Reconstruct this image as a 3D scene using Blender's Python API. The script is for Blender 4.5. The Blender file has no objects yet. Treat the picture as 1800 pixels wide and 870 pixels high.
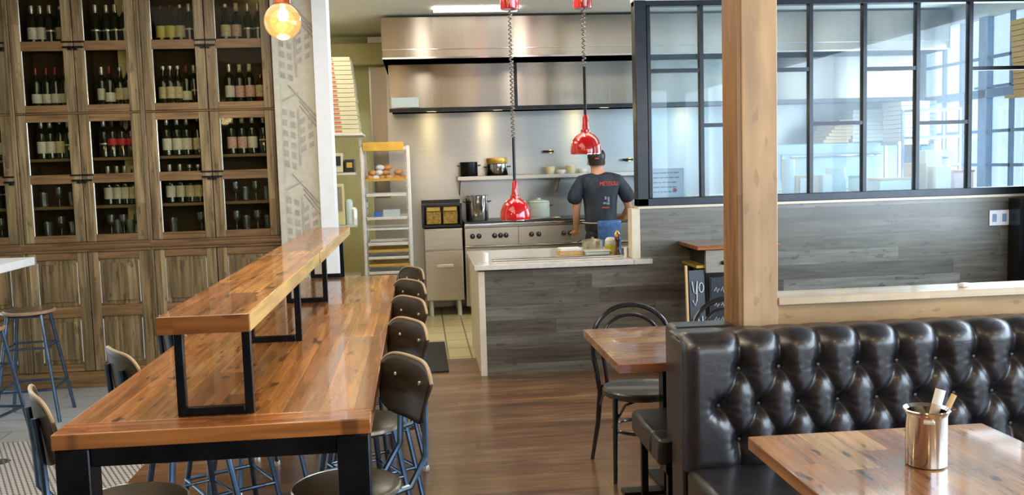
import bpy, bmesh, math, random
import numpy as np
from mathutils import Vector, Matrix
random.seed(7)
PI = math.pi
SC = bpy.context.scene
COL = SC.collection

# ---------------------------------------------------------------- camera
def make_camera():
    yaw, pitch, roll, F, H = 0.0967537, 0.0892918, 0.029, 1650.0, 1.65
    f = Vector((math.sin(yaw)*math.cos(pitch), math.cos(yaw)*math.cos(pitch), -math.sin(pitch)))
    r0 = Vector((math.cos(yaw), -math.sin(yaw), 0)); u0 = r0.cross(f)
    c, s = math.cos(roll), math.sin(roll)
    r = c*r0 - s*u0; u = c*u0 + s*r0
    cd = bpy.data.cameras.new('camera'); cd.sensor_fit = 'HORIZONTAL'; cd.sensor_width = 36
    cd.lens = F*36/1800; cd.clip_start = .05; cd.clip_end = 200
    o = bpy.data.objects.new('camera', cd); COL.objects.link(o)
    m = Matrix((r, u, -f)).transposed().to_4x4(); m.translation = Vector((0, 0, H))
    o.matrix_world = m; SC.camera = o
make_camera()

# ---------------------------------------------------------------- world, lights, exposure
SC.view_settings.view_transform = 'Standard'
try: SC.view_settings.look = 'None'
except Exception: pass
SC.view_settings.gamma = 1.0
SC.view_settings.use_curve_mapping = False
SC.view_settings.exposure = 0.45
W = bpy.data.worlds.new('world'); SC.world = W; W.use_nodes = True
bg = W.node_tree.nodes['Background']; bg.inputs[0].default_value = (.80, .91, 1, 1); bg.inputs[1].default_value = 2.4
try:
    SC.cycles.use_denoising = True; SC.cycles.max_bounces = 8; SC.cycles.transparent_max_bounces = 16
    SC.cycles.caustics_reflective = False; SC.cycles.caustics_refractive = False
    SC.cycles.sample_clamp_indirect = 6
except Exception: pass

def area(name, loc, rot, sx, sy, power, col):
    l = bpy.data.lights.new(name, 'AREA'); l.shape = 'RECTANGLE'; l.size = sx; l.size_y = sy
    l.energy = power; l.color = col
    o = bpy.data.objects.new(name, l); o.location = loc; o.rotation_euler = rot; COL.objects.link(o); return o
def point(name, loc, power, col, r=.05):
    l = bpy.data.lights.new(name, 'POINT'); l.energy = power; l.color = col; l.shadow_soft_size = r
    o = bpy.data.objects.new(name, l); o.location = loc; COL.objects.link(o); return o
R = math.radians
# daylight through the street windows behind the camera and along the right side
area('daylight_rear', (3.0, -2.9, 1.75), (R(90), 0, 0), 3.4, 2.3, 50, (.62, .80, 1))
area('daylight_right', (4.84, 2.9, 1.85), (0, R(90), 0), 1.9, 7.4, 260, (.66, .83, 1))
area('daylight_kitchen', (5.5, 9.0, 1.9), (0, R(90), 0), 1.7, 2.2, 55, (.80, .92, 1))
# fill over the dining room, ceiling lights of the kitchen
area('dining_fill_light', (-1.2, 4.2, 3.1), (0, 0, 0), 2.6, 4.5, 72, (1, .90, .75))  # unseen area lamp added as warm fill for the dining room
area('kitchen_ceiling_light', (2.4, 8.1, 3.10), (0, 0, 0), 5.0, .6, 36, (1, .90, .72))
area('kitchen_left_light', (-1.0, 8.6, 3.10), (0, 0, 0), .6, 1.6, 14, (1, .90, .70))

for _x in (.1, 1.25): point('kitchen_ceiling_fill', (_x, 7.70, 3.03), 7, (1, .92, .80), .1)  # unseen point lamps added to lift the kitchen ceiling
# ---------------------------------------------------------------- materials
def new_mat(name):
    m = bpy.data.materials.new(name); m.use_nodes = True
    nt = m.node_tree; return m, nt, nt.nodes['Principled BSDF'], nt.nodes['Material Output']
def nd(nt, t, **kw):
    n = nt.nodes.new(t)
    for k, v in kw.items(): setattr(n, k, v)
    return n
def mth(nt, op, a, b=None, clamp=False):
    n = nd(nt, 'ShaderNodeMath', operation=op); n.use_clamp = clamp
    for i, v in enumerate((a, b)):
        if v is None: continue
        if isinstance(v, (int, float)): n.inputs[i].default_value = v
        else: nt.links.new(v, n.inputs[i])
    return n.outputs[0]
def setp(p, **kw):
    names = {'rough': 'Roughness', 'metal': 'Metallic', 'coat': 'Coat Weight', 'coatr': 'Coat Roughness', 'spec': 'Specular IOR Level',
             'trans': 'Transmission Weight', 'ior': 'IOR', 'es': 'Emission Strength', 'alpha': 'Alpha', 'aniso': 'Anisotropic', 'anisor': 'Anisotropic Rotation', 'sheen': 'Sheen Weight'}
    for k, v in kw.items(): p.inputs[names[k]].default_value = v
def ramp(nt, fac, cols, const=False):
    r = nd(nt, 'ShaderNodeValToRGB'); cr = r.color_ramp
    if const: cr.interpolation = 'CONSTANT'
    n = len(cols)
    while len(cr.elements) < n: cr.elements.new(.5)
    for i, c in enumerate(cols):
        if len(c) == 4: pos, c = c[0], c[1:]
        else: pos = i/n if const else i/(n-1)
        cr.elements[i].position = pos; cr.elements[i].color = (*c, 1)
    nt.links.new(fac, r.inputs[0]); return r.outputs[0]
def mixc(nt, a, b, fac, mode='MIX'):
    n = nd(nt, 'ShaderNodeMix', data_type='RGBA', blend_type=mode)
    for i, v in ((0, fac), (6, a), (7, b)):
        if isinstance(v, (int, float)): n.inputs[i].default_value = v
        elif isinstance(v, tuple): n.inputs[i].default_value = (*v, 1)
        else: nt.links.new(v, n.inputs[i])
    return n.outputs[2]
def plain(name, col, rough=.5, metal=0, var=.12, scale=12, bump=0, stretch=(1, 1, 1), rvar=0, **kw):
    m, nt, p, out = new_mat(name)
    tc = nd(nt, 'ShaderNodeTexCoord'); mp = nd(nt, 'ShaderNodeMapping'); mp.inputs['Scale'].default_value = stretch
    nt.links.new(tc.outputs['Object'], mp.inputs[0])
    n = nd(nt, 'ShaderNodeTexNoise'); n.inputs['Scale'].default_value = scale; n.inputs['Detail'].default_value = 5
    nt.links.new(mp.outputs[0], n.inputs[0])
    lo = tuple(c*(1-var) for c in col); hi = tuple(min(1, c*(1+var)) for c in col)
    c = ramp(nt, n.outputs[0], [(.3, *lo), (.7, *hi)])
    nt.links.new(c, p.inputs['Base Color']); setp(p, rough=rough, metal=metal, **kw)
    if rvar:
        nt.links.new(mth(nt, 'ADD', mth(nt, 'MULTIPLY', n.outputs[0], rvar), rough-rvar/2), p.inputs['Roughness'])
    if bump:
        b = nd(nt, 'ShaderNodeBump'); b.inputs['Strength'].default_value = bump; b.inputs['Distance'].default_value = .01
        nt.links.new(n.outputs[0], b.inputs['Height']); nt.links.new(b.outputs[0], p.inputs['Normal'])
    return m
def planks(name, cols, across='X', along='Y', w=.11, ln=1.4, rough=.35, coat=0, coatr=.1, gap=.5, grain=.35, knots=.6, gscale=1.0, seed=0.0, gapw=.02, bump=.15, stain=None, scuff=0):
    m, nt, p, out = new_mat(name)
    tc = nd(nt, 'ShaderNodeTexCoord'); sp = nd(nt, 'ShaderNodeSeparateXYZ'); nt.links.new(tc.outputs['Object'], sp.inputs[0])
    u, v = sp.outputs[across], sp.outputs[along]
    third = [a for a in 'XYZ' if a not in (across, along)][0]
    uu = mth(nt, 'ADD', mth(nt, 'DIVIDE', u, w), 37.31+seed); row = mth(nt, 'FLOOR', uu)
    wn = nd(nt, 'ShaderNodeTexWhiteNoise', noise_dimensions='1D'); nt.links.new(row, wn.inputs['W'])
    vv = mth(nt, 'ADD', mth(nt, 'DIVIDE', v, ln), mth(nt, 'MULTIPLY', wn.outputs['Value'], 9.0)); seg = mth(nt, 'FLOOR', vv)
    idx = mth(nt, 'ADD', mth(nt, 'MULTIPLY', row, 13.7), mth(nt, 'MULTIPLY', seg, 3.17))
    w2 = nd(nt, 'ShaderNodeTexWhiteNoise', noise_dimensions='1D'); nt.links.new(idx, w2.inputs['W'])
    base = ramp(nt, w2.outputs['Value'], cols)
    cb = nd(nt, 'ShaderNodeCombineXYZ')
    nt.links.new(mth(nt, 'MULTIPLY', u, 42*gscale), cb.inputs[0]); nt.links.new(mth(nt, 'ADD', mth(nt, 'MULTIPLY', v, 2.2*gscale), mth(nt, 'MULTIPLY', idx, 1.7)), cb.inputs[1])
    nt.links.new(mth(nt, 'MULTIPLY', sp.outputs[third], 42*gscale), cb.inputs[2])
    gn = nd(nt, 'ShaderNodeTexNoise'); gn.inputs['Scale'].default_value = 1; gn.inputs['Detail'].default_value = 6; gn.inputs['Distortion'].default_value = .6
    nt.links.new(cb.outputs[0], gn.inputs[0])
    g = ramp(nt, gn.outputs[0], [(.28, 1-grain, 1-grain, 1-grain), (.72, 1+grain*.25, 1+grain*.25, 1+grain*.25)])
    c = mixc(nt, base, g, 1.0, 'MULTIPLY')
    # larger blotches
    bn = nd(nt, 'ShaderNodeTexNoise'); bn.inputs['Scale'].default_value = 3.1; bn.inputs['Detail'].default_value = 3
    cb2 = nd(nt, 'ShaderNodeCombineXYZ'); nt.links.new(mth(nt, 'MULTIPLY', u, 2.2), cb2.inputs[0]); nt.links.new(mth(nt, 'MULTIPLY', v, .8), cb2.inputs[1]); nt.links.new(idx, cb2.inputs[2])
    nt.links.new(cb2.outputs[0], bn.inputs[0])
    c = mixc(nt, c, ramp(nt, bn.outputs[0], [(.35, .72, .70, .68), (.65, 1.12, 1.1, 1.08)]), .8, 'MULTIPLY')
    if knots:
        kn = nd(nt, 'ShaderNodeTexNoise'); kn.inputs['Scale'].default_value = 1; kn.inputs['Detail'].default_value = 2
        cb3 = nd(nt, 'ShaderNodeCombineXYZ'); nt.links.new(mth(nt, 'MULTIPLY', u, 26), cb3.inputs[0]); nt.links.new(mth(nt, 'MULTIPLY', v, 8), cb3.inputs[1]); nt.links.new(idx, cb3.inputs[2])
        nt.links.new(cb3.outputs[0], kn.inputs[0])
        k = ramp(nt, kn.outputs[0], [(.63, 0, 0, 0), (.69, 1, 1, 1)])
        c = mixc(nt, c, (.035, .018, .009), mth(nt, 'MULTIPLY', k, knots))
    if scuff:
        sn = nd(nt, 'ShaderNodeTexNoise'); sn.inputs['Scale'].default_value = 1; sn.inputs['Detail'].default_value = 7; sn.inputs['Roughness'].default_value = .7
        cb4 = nd(nt, 'ShaderNodeCombineXYZ'); nt.links.new(mth(nt, 'MULTIPLY', u, 9), cb4.inputs[0]); nt.links.new(mth(nt, 'MULTIPLY', v, 2.0), cb4.inputs[1]); nt.links.new(sn.outputs[0], cb4.inputs[2]) if False else None
        nt.links.new(cb4.outputs[0], sn.inputs[0])
        c = mixc(nt, c, (.40, .25, .15), mth(nt, 'MULTIPLY', ramp(nt, sn.outputs[0], [(.54, 0, 0, 0), (.72, 1, 1, 1)]), scuff))
        c = mixc(nt, c, (.05, .026, .012), mth(nt, 'MULTIPLY', ramp(nt, sn.outputs[0], [(.30, 1, 1, 1), (.44, 0, 0, 0)]), scuff))
    fu = mth(nt, 'FRACT', uu); fv = mth(nt, 'FRACT', vv)
    gu = mth(nt, 'LESS_THAN', fu, gapw); gv = mth(nt, 'LESS_THAN', fv, gapw*w/ln*1.2)
    gp = mth(nt, 'MAXIMUM', gu, gv)
    c = mixc(nt, c, (.02, .013, .008), mth(nt, 'MULTIPLY', gp, gap))
    nt.links.new(c, p.inputs['Base Color'])
    setp(p, rough=rough, coat=coat, coatr=coatr)
    nt.links.new(mth(nt, 'ADD', mth(nt, 'MULTIPLY', gn.outputs[0], .25), rough-.12), p.inputs['Roughness'])
    b = nd(nt, 'ShaderNodeBump'); b.inputs['Strength'].default_value = bump; b.inputs['Distance'].default_value = .004
    nt.links.new(mth(nt, 'SUBTRACT', gn.outputs[0], mth(nt, 'MULTIPLY', gp, 1.5)), b.inputs['Height']); nt.links.new(b.outputs[0], p.inputs['Normal'])
    return m
def glassy(name, tint=(1, 1, 1), refl=.5, haze=0.0, hcol=(.8, .9, 1), rough=.02):
    m, nt, p, out = new_mat(name); nt.nodes.remove(p)
    tr = nd(nt, 'ShaderNodeBsdfTransparent'); tr.inputs[0].default_value = (*tint, 1)
    gl = nd(nt, 'ShaderNodeBsdfGlossy'); gl.inputs['Roughness'].default_value = rough
    fr = nd(nt, 'ShaderNodeFresnel'); fr.inputs[0].default_value = 1.5
    mx = nd(nt, 'ShaderNodeMixShader'); nt.links.new(mth(nt, 'MULTIPLY', fr.outputs[0], refl*2), mx.inputs[0])
    nt.links.new(tr.outputs[0], mx.inputs[1]); nt.links.new(gl.outputs[0], mx.inputs[2])
    last = mx.outputs[0]
    if haze:
        df = nd(nt, 'ShaderNodeBsdfDiffuse'); df.inputs[0].default_value = (*hcol, 1)
        m2 = nd(nt, 'ShaderNodeMixShader'); m2.inputs[0].default_value = haze
        nt.links.new(last, m2.inputs[1]); nt.links.new(df.outputs[0], m2.inputs[2]); last = m2.outputs[0]
    nt.links.new(last, out.inputs[0]); return m
TZ = True
def steel(name, col=(.62, .60, .57), rough=.32, aniso=.6, stretch=(1, 1, 30), var=.10, scale=3):
    m = plain(name, col, rough, 1.0, var, scale, 0, stretch, rvar=.1); nt = m.node_tree; p = nt.nodes['Principled BSDF']
    t = nd(nt, 'ShaderNodeCombineXYZ'); t.inputs[2 if TZ else 0].default_value = 1; nt.links.new(t.outputs[0], p.inputs['Tangent'])
    setp(p, aniso=aniso, anisor=.0); return m
def emit(name, col, s):
    m, nt, p, out = new_mat(name); p.inputs['Base Color'].default_value = (*col, 1)
    p.inputs['Emission Color'].default_value = (*col, 1); setp(p, es=s, rough=.4); return m

AMBER = [(.50, .20, .045), (.27, .085, .022), (.64, .32, .095), (.38, .135, .030), (.56, .25, .060), (.22, .066, .018), (.60, .28, .08)]
M = {}
M['table'] = planks('reclaimed_table_wood', AMBER, 'X', 'Y', .098, 1.5, .26, coat=.5, coatr=.05, grain=.5, knots=.85, gap=.7)
M['table_x'] = planks('reclaimed_end_board', [(.42, .14, .035), (.30, .09, .024), (.48, .18, .045)], 'Y', 'X', .098, 1.3, .26, coat=.5, coatr=.05, grain=.45, knots=.6, gap=.5)
M['booth_table'] = planks('booth_table_wood', [(.50, .27, .11), (.36, .16, .06), (.58, .34, .15), (.32, .125, .07), (.47, .25, .10)], 'Y', 'X', .085, .9, .28, coat=.5, coatr=.06, grain=.5, knots=.85, gap=.55)
M['booth_table_y'] = planks('foreground_table_wood', [(.50, .28, .12), (.34, .155, .065), (.60, .37, .17), (.34, .12, .06), (.47, .26, .11)], 'X', 'Y', .105, .8, .28, coat=.5, coatr=.06, grain=.55, knots=.9, gap=.55)
M['edge_wood'] = planks('table_edge_wood', [(.30, .10, .026), (.40, .14, .035), (.26, .085, .022)], 'Z', 'X', .05, 1.2, .35, coat=.3, grain=.5, knots=.5, gap=.2)
M['bar_edge'] = planks('lit_bar_edge_wood', [(.80, .52, .18), (.86, .60, .24), (.76, .46, .15)], 'Z', 'Y', .05, 2.6, .35, coat=.3, grain=.3, knots=.2, gap=.2)  # edge colour brightened for the window light on this side face
CABC = [(.32, .235, .125), (.20, .145, .076), (.42, .32, .175), (.26, .185, .095), (.35, .245, .125)]
M['cab'] = planks('cabinet_oak_vertical', CABC, 'X', 'Z', .06, 2.5, .40, coat=.15, coatr=.25, grain=.7, knots=.5, gap=0)
M['cab_h'] = planks('cabinet_oak_rails', [(.30, .175, .078), (.23, .135, .06), (.34, .20, .09)], 'Z', 'X', .09, 2.5, .40, coat=.15, coatr=.25, grain=.55, knots=.2, gap=0)
M['cab_in'] = plain('cabinet_interior', (.10, .064, .03), .6)
M['highlight_strip'] = plain('pale_highlight_strip', (.62, .62, .56), .15, .5)  # pale strips stand in for highlights along cabinet pane and panel edges
M['shelf'] = plain('cabinet_shelf_wood', (.16, .105, .05), .5, stretch=(1, 8, 8))
WALLC = [(.15, .145, .11), (.085, .078, .056), (.24, .235, .205), (.11, .098, .072), (.20, .195, .16), (.10, .083, .06)]
M['plank'] = planks('weathered_grey_planks', WALLC, 'Z', 'X', .115, 1.5, .42, grain=.5, knots=.55, gap=.6, coat=.6, coatr=.28, bump=.12)
M['floor'] = planks('dark_wood_floor', [(.24, .108, .038), (.155, .064, .024), (.31, .155, .062), (.20, .080, .034), (.27, .14, .06)], 'Y', 'X', .125, 1.8, .34, grain=.6, knots=.12, gap=.6, scuff=.6, coat=.35, coatr=.18, bump=.2)
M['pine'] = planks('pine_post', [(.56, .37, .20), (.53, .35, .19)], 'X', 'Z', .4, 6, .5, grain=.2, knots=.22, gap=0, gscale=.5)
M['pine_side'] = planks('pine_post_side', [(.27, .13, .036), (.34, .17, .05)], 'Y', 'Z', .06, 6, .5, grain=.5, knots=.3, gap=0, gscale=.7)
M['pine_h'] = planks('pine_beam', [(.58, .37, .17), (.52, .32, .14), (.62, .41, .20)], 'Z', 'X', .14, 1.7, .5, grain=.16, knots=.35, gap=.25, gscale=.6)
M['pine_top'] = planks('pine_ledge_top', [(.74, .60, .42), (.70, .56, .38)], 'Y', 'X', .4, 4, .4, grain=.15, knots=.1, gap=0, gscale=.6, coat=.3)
M['darkceil'] = plain('dark_dining_ceiling', (.10, .085, .07), .8)
M['darkwall'] = plain('dark_rear_wall', (.16, .13, .10), .7)
M['cream'] = plain('cream_painted_jamb', (.74, .66, .50), .5, var=.06)
M['white'] = plain('white_paint', (.82, .85, .88), .55, var=.03)
M['olive'] = plain('cream_kitchen_wall', (.66, .60, .30), .6, var=.05)
M['ceil'] = plain('ceiling_paint', (.90, .90, .86), .7, var=.03)
M['blacksteel'] = plain('blackened_steel', (.016, .018, .022), .30, .7, var=.4, scale=9, rvar=.15)
M['bluesteel'] = plain('blued_steel_tube', (.10, .16, .25), .25, .9, var=.25, scale=20)
M['winframe'] = plain('window_frame_steel', (.012, .017, .025), .30, .3, var=.3)
M['steelv'] = steel('brushed_steel_hood', (.27, .24, .205), .24, .96, (14, 14, .6), .05)
M['steelh'] = steel('brushed_steel_wall', (.52, .53, .53), .34, .8, (1, 1, 14), .05)
M['steel'] = steel('stainless_appliance', (.56, .52, .46), .36, .3, (1, 1, 12), .06)
M['ovensteel'] = plain('blue_grey_oven_steel', (.26, .36, .48), .45, .4, var=.12)
M['shiny'] = plain('polished_steel', (.62, .61, .60), .13, 1.0, var=.04)
M['alu'] = plain('aluminium_rack', (.80, .80, .76), .35, .6, var=.06)
M['dark'] = plain('dark_void', (.012, .012, .012), .6)
M['black'] = plain('black_plastic', (.015, .015, .017), .35)
M['red'] = plain('red_enamel', (.62, .010, .016), .14, 0, var=.08, coat=1, coatr=.04)
M['brown'] = plain('dark_bent_plywood', (.042, .027, .015), .48, 0, var=.35, scale=8, spec=.3, coat=.05, coatr=.15, stretch=(1, 1, 5))
M['ply_edge'] = plain('plywood_edge', (.36, .26, .16), .4, var=.2)
M['seatwood'] = plain('stool_seat_wood', (.085, .060, .028), .38, 0, var=.35, scale=9, coat=.3, coatr=.2, stretch=(1, 7, 1))
M['seatrim'] = plain('stool_seat_rim', (.52, .46, .36), .25, .8, var=.2)
M['counter'] = plain('pale_stone_counter', (.70, .66, .60), .18, var=.1, scale=30, coat=.3)
M['paper'] = plain('white_card', (.82, .82, .80), .6, var=.04)
M['kraft'] = plain('kraft_card', (.60, .39, .16), .6, var=.1)
M['pizza'] = plain('cream_pizza_box', (.68, .62, .40), .6, var=.05)
M['pred'] = plain('red_box_print', (.62, .16, .08), .6)
M['ink'] = plain('grey_ink', (.25, .32, .42), .6)
M['inkred'] = plain('red_ink', (.55, .05, .04), .5)
M['chalk'] = plain('chalk', (.62, .66, .72), .8)
M['slate'] = plain('chalkboard_slate', (.018, .024, .034), .5, var=.4, scale=6)
M['bottle'] = plain('dark_bottle_glass', (.012, .016, .008), .06, 0, var=.3, coat=1, coatr=.03)
M['brownglass'] = plain('amber_bottle_glass', (.08, .018, .008), .06, 0, var=.3, coat=1, coatr=.03)
M['lab_white'] = plain('white_label', (.72, .70, .66), .5, var=.15, scale=60)
M['lab_cream'] = plain('cream_label', (.60, .52, .34), .5, var=.2, scale=60)
M['lab_pink'] = plain('pink_label', (.68, .42, .40), .5, var=.25, scale=60)
M['lab_yellow'] = plain('yellow_label', (.65, .56, .14), .5, var=.1)
M['lab_red'] = plain('red_label', (.60, .04, .05), .5, var=.1)
M['capsule'] = plain('silver_capsule', (.62, .62, .58), .3, .6)
M['caps_red'] = plain('wine_red_capsule', (.14, .012, .03), .3)
M['glass'] = glassy('clear_pane', (.93, .96, .95), .35)
M['cab_pane'] = glassy('cabinet_pane', (.86, .86, .78), .05)
M['screen_pane'] = glassy('screen_pane', (.88, .95, .98), .32, .065, (.60, .78, .92))  # diffuse haze stands in for daylight reflected in the panes
M['tumbler'] = glassy('drinking_glass', (.75, .80, .80), 1.6, .06)
M['leather'] = None
M['brass'] = plain('brass', (.75, .50, .16), .25, 1)
M['gold'] = plain('gilded_tray', (.66, .42, .08), .35, .6, var=.15)
M['wicker'] = plain('fry_basket', (.38, .24, .05), .4, .5, var=.5, scale=60)
M['skin'] = plain('skin', (.62, .33, .22), .5, var=.08)
M['shirt'] = plain('black_tshirt', (.020, .030, .050), .75, var=.7, scale=14, bump=1.0, stretch=(1, 1, .35))
M['denim'] = plain('blue_apron', (.05, .13, .34), .8, var=.3, scale=30)
M['hair'] = plain('dark_hair', (.02, .014, .01), .6)
M['bread'] = plain('bread_crust', (.62, .30, .10), .6, var=.4, scale=9)
M['lemon'] = plain('yellow_liquid', (.62, .52, .08), .3)
M['green'] = plain('green_plastic', (.10, .42, .30), .4)
M['blue'] = plain('blue_plastic', (.03, .16, .60), .4)
M['frost'] = plain('frosted_plastic', (.58, .70, .70), .35, var=.05)
M['muntin'] = plain('blue_grey_window_bar', (.22, .32, .50), .4, var=.1)
M['mat'] = plain('rubber_mat', (.02, .022, .024), .7, var=.3, scale=60)
M['napk'] = plain('linen_napkin', (.60, .50, .38), .7, var=.06)
M['rope'] = plain('worn_edge', (.5, .42, .28), .6)
M['bulb'] = emit('bulb_glow', (1, .86, .55), 26)
M['warmled'] = emit('hood_lamp_glow', (1, .80, .35), 9)
M['lampwhite'] = emit('ceiling_lamp_glow', (1, .97, .92), 3)
def leather():
    m, nt, p, out = new_mat('black_leather')
    tc = nd(nt, 'ShaderNodeTexCoord')
    n = nd(nt, 'ShaderNodeTexNoise'); n.inputs['Scale'].default_value = 14; n.inputs['Detail'].default_value = 8; n.inputs['Roughness'].default_value = .65
    n.inputs['Distortion'].default_value = 1.0
    nt.links.new(tc.outputs['Object'], n.inputs[0])
    nt.links.new(ramp(nt, n.outputs[0], [(.3, .007, .006, .008), (.7, .019, .017, .023)]), p.inputs['Base Color'])
    nt.links.new(mth(nt, 'ADD', mth(nt, 'MULTIPLY', n.outputs[0], .24), .28), p.inputs['Roughness'])
    b = nd(nt, 'ShaderNodeBump'); b.inputs['Strength'].default_value = .35; b.inputs['Distance'].default_value = .006
    nt.links.new(n.outputs[0], b.inputs['Height']); nt.links.new(b.outputs[0], p.inputs['Normal'])
    setp(p, spec=.7, coat=.35, coatr=.2)
    return m
M['leather'] = leather()
def globe_mat():
    m, nt, p, out = new_mat('amber_globe_glass'); nt.nodes.remove(p)
    e = nd(nt, 'ShaderNodeEmission'); e.inputs[0].default_value = (1, .56, .17, 1); e.inputs[1].default_value = 1.5
    t = nd(nt, 'ShaderNodeBsdfTransparent'); t.inputs[0].default_value = (1, .72, .30, 1)
    g = nd(nt, 'ShaderNodeBsdfGlossy'); g.inputs['Roughness'].default_value = .05
    a = nd(nt, 'ShaderNodeMixShader'); a.inputs[0].default_value = .45; nt.links.new(e.outputs[0], a.inputs[1]); nt.links.new(t.outputs[0], a.inputs[2])
    b = nd(nt, 'ShaderNodeMixShader'); f = nd(nt, 'ShaderNodeFresnel'); nt.links.new(f.outputs[0], b.inputs[0])
    nt.links.new(a.outputs[0], b.inputs[1]); nt.links.new(g.outputs[0], b.inputs[2]); nt.links.new(b.outputs[0], out.inputs[0]); return m
M['globe'] = globe_mat()
def tile_mat(name, c1, c2, mortar, bw, bh, ms, rough=.4, offset=.5, bump=.3):
    m, nt, p, out = new_mat(name); tc = nd(nt, 'ShaderNodeTexCoord')
    b = nd(nt, 'ShaderNodeTexBrick'); b.offset = offset
    b.inputs['Color1'].default_value = (*c1, 1); b.inputs['Color2'].default_value = (*c2, 1); b.inputs['Mortar'].default_value = (*mortar, 1)
    b.inputs['Scale'].default_value = 1; b.inputs['Brick Width'].default_value = bw; b.inputs['Row Height'].default_value = bh; b.inputs['Mortar Size'].default_value = ms
    nt.links.new(tc.outputs['Object'], b.inputs[0]); nt.links.new(b.outputs[0], p.inputs['Base Color']); setp(p, rough=rough)
    return m
def penny_mat():
    m, nt, p, out = new_mat('penny_tile_mosaic'); tc = nd(nt, 'ShaderNodeTexCoord')
    sp = nd(nt, 'ShaderNodeSeparateXYZ'); nt.links.new(tc.outputs['Object'], sp.inputs[0])
    cb = nd(nt, 'ShaderNodeCombineXYZ'); nt.links.new(mth(nt, 'ADD', sp.outputs[0], mth(nt, 'MULTIPLY', sp.outputs[1], .5)), cb.inputs[0]); nt.links.new(sp.outputs[1], cb.inputs[1])
    v = nd(nt, 'ShaderNodeTexVoronoi'); v.inputs['Scale'].default_value = 34; v.inputs['Randomness'].default_value = 0
    nt.links.new(cb.outputs[0], v.inputs[0])
    c = ramp(nt, v.outputs['Distance'], [(.38, .58, .58, .60), (.46, .13, .12, .11)])
    # black flower motifs
    v2 = nd(nt, 'ShaderNodeTexVoronoi'); v2.inputs['Scale'].default_value = 1.6; v2.inputs['Randomness'].default_value = 0
    nt.links.new(tc.outputs['Object'], v2.inputs[0])
    k = mth(nt, 'LESS_THAN', v2.outputs['Distance'], .10)
    c = mixc(nt, c, (.02, .02, .02), mth(nt, 'MULTIPLY', k, mth(nt, 'LESS_THAN', v.outputs['Distance'], .42)))
    nt.links.new(c, p.inputs['Base Color']); setp(p, rough=.35); return m
M['penny'] = penny_mat()
M['greytile'] = tile_mat('grey_floor_tile', (.42, .45, .48), (.36, .39, .43), (.20, .21, .22), .6, .3, .006, .3)
M['kfloor'] = tile_mat('cream_kitchen_tile', (.62, .54, .30), (.54, .47, .25), (.22, .18, .10), .2, .4, .008, .35, 0)
def mural_mat():
    m, nt, p, out = new_mat('mural_paper'); tc = nd(nt, 'ShaderNodeTexCoord')
    n = nd(nt, 'ShaderNodeTexNoise'); n.inputs['Scale'].default_value = 20; nt.links.new(tc.outputs['Object'], n.inputs[0])
    nt.links.new(ramp(nt, n.outputs[0], [(.3, .52, .49, .40), (.7, .60, .57, .48)]), p.inputs['Base Color']); setp(p, rough=.7); return m
M['mural'] = mural_mat()
M['mural_ink'] = plain('mural_ink', (.40, .375, .33), .7, var=.2)
M['mural_ink2'] = plain('mural_ink_pale', (.45, .425, .37), .7, var=.2)

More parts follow.
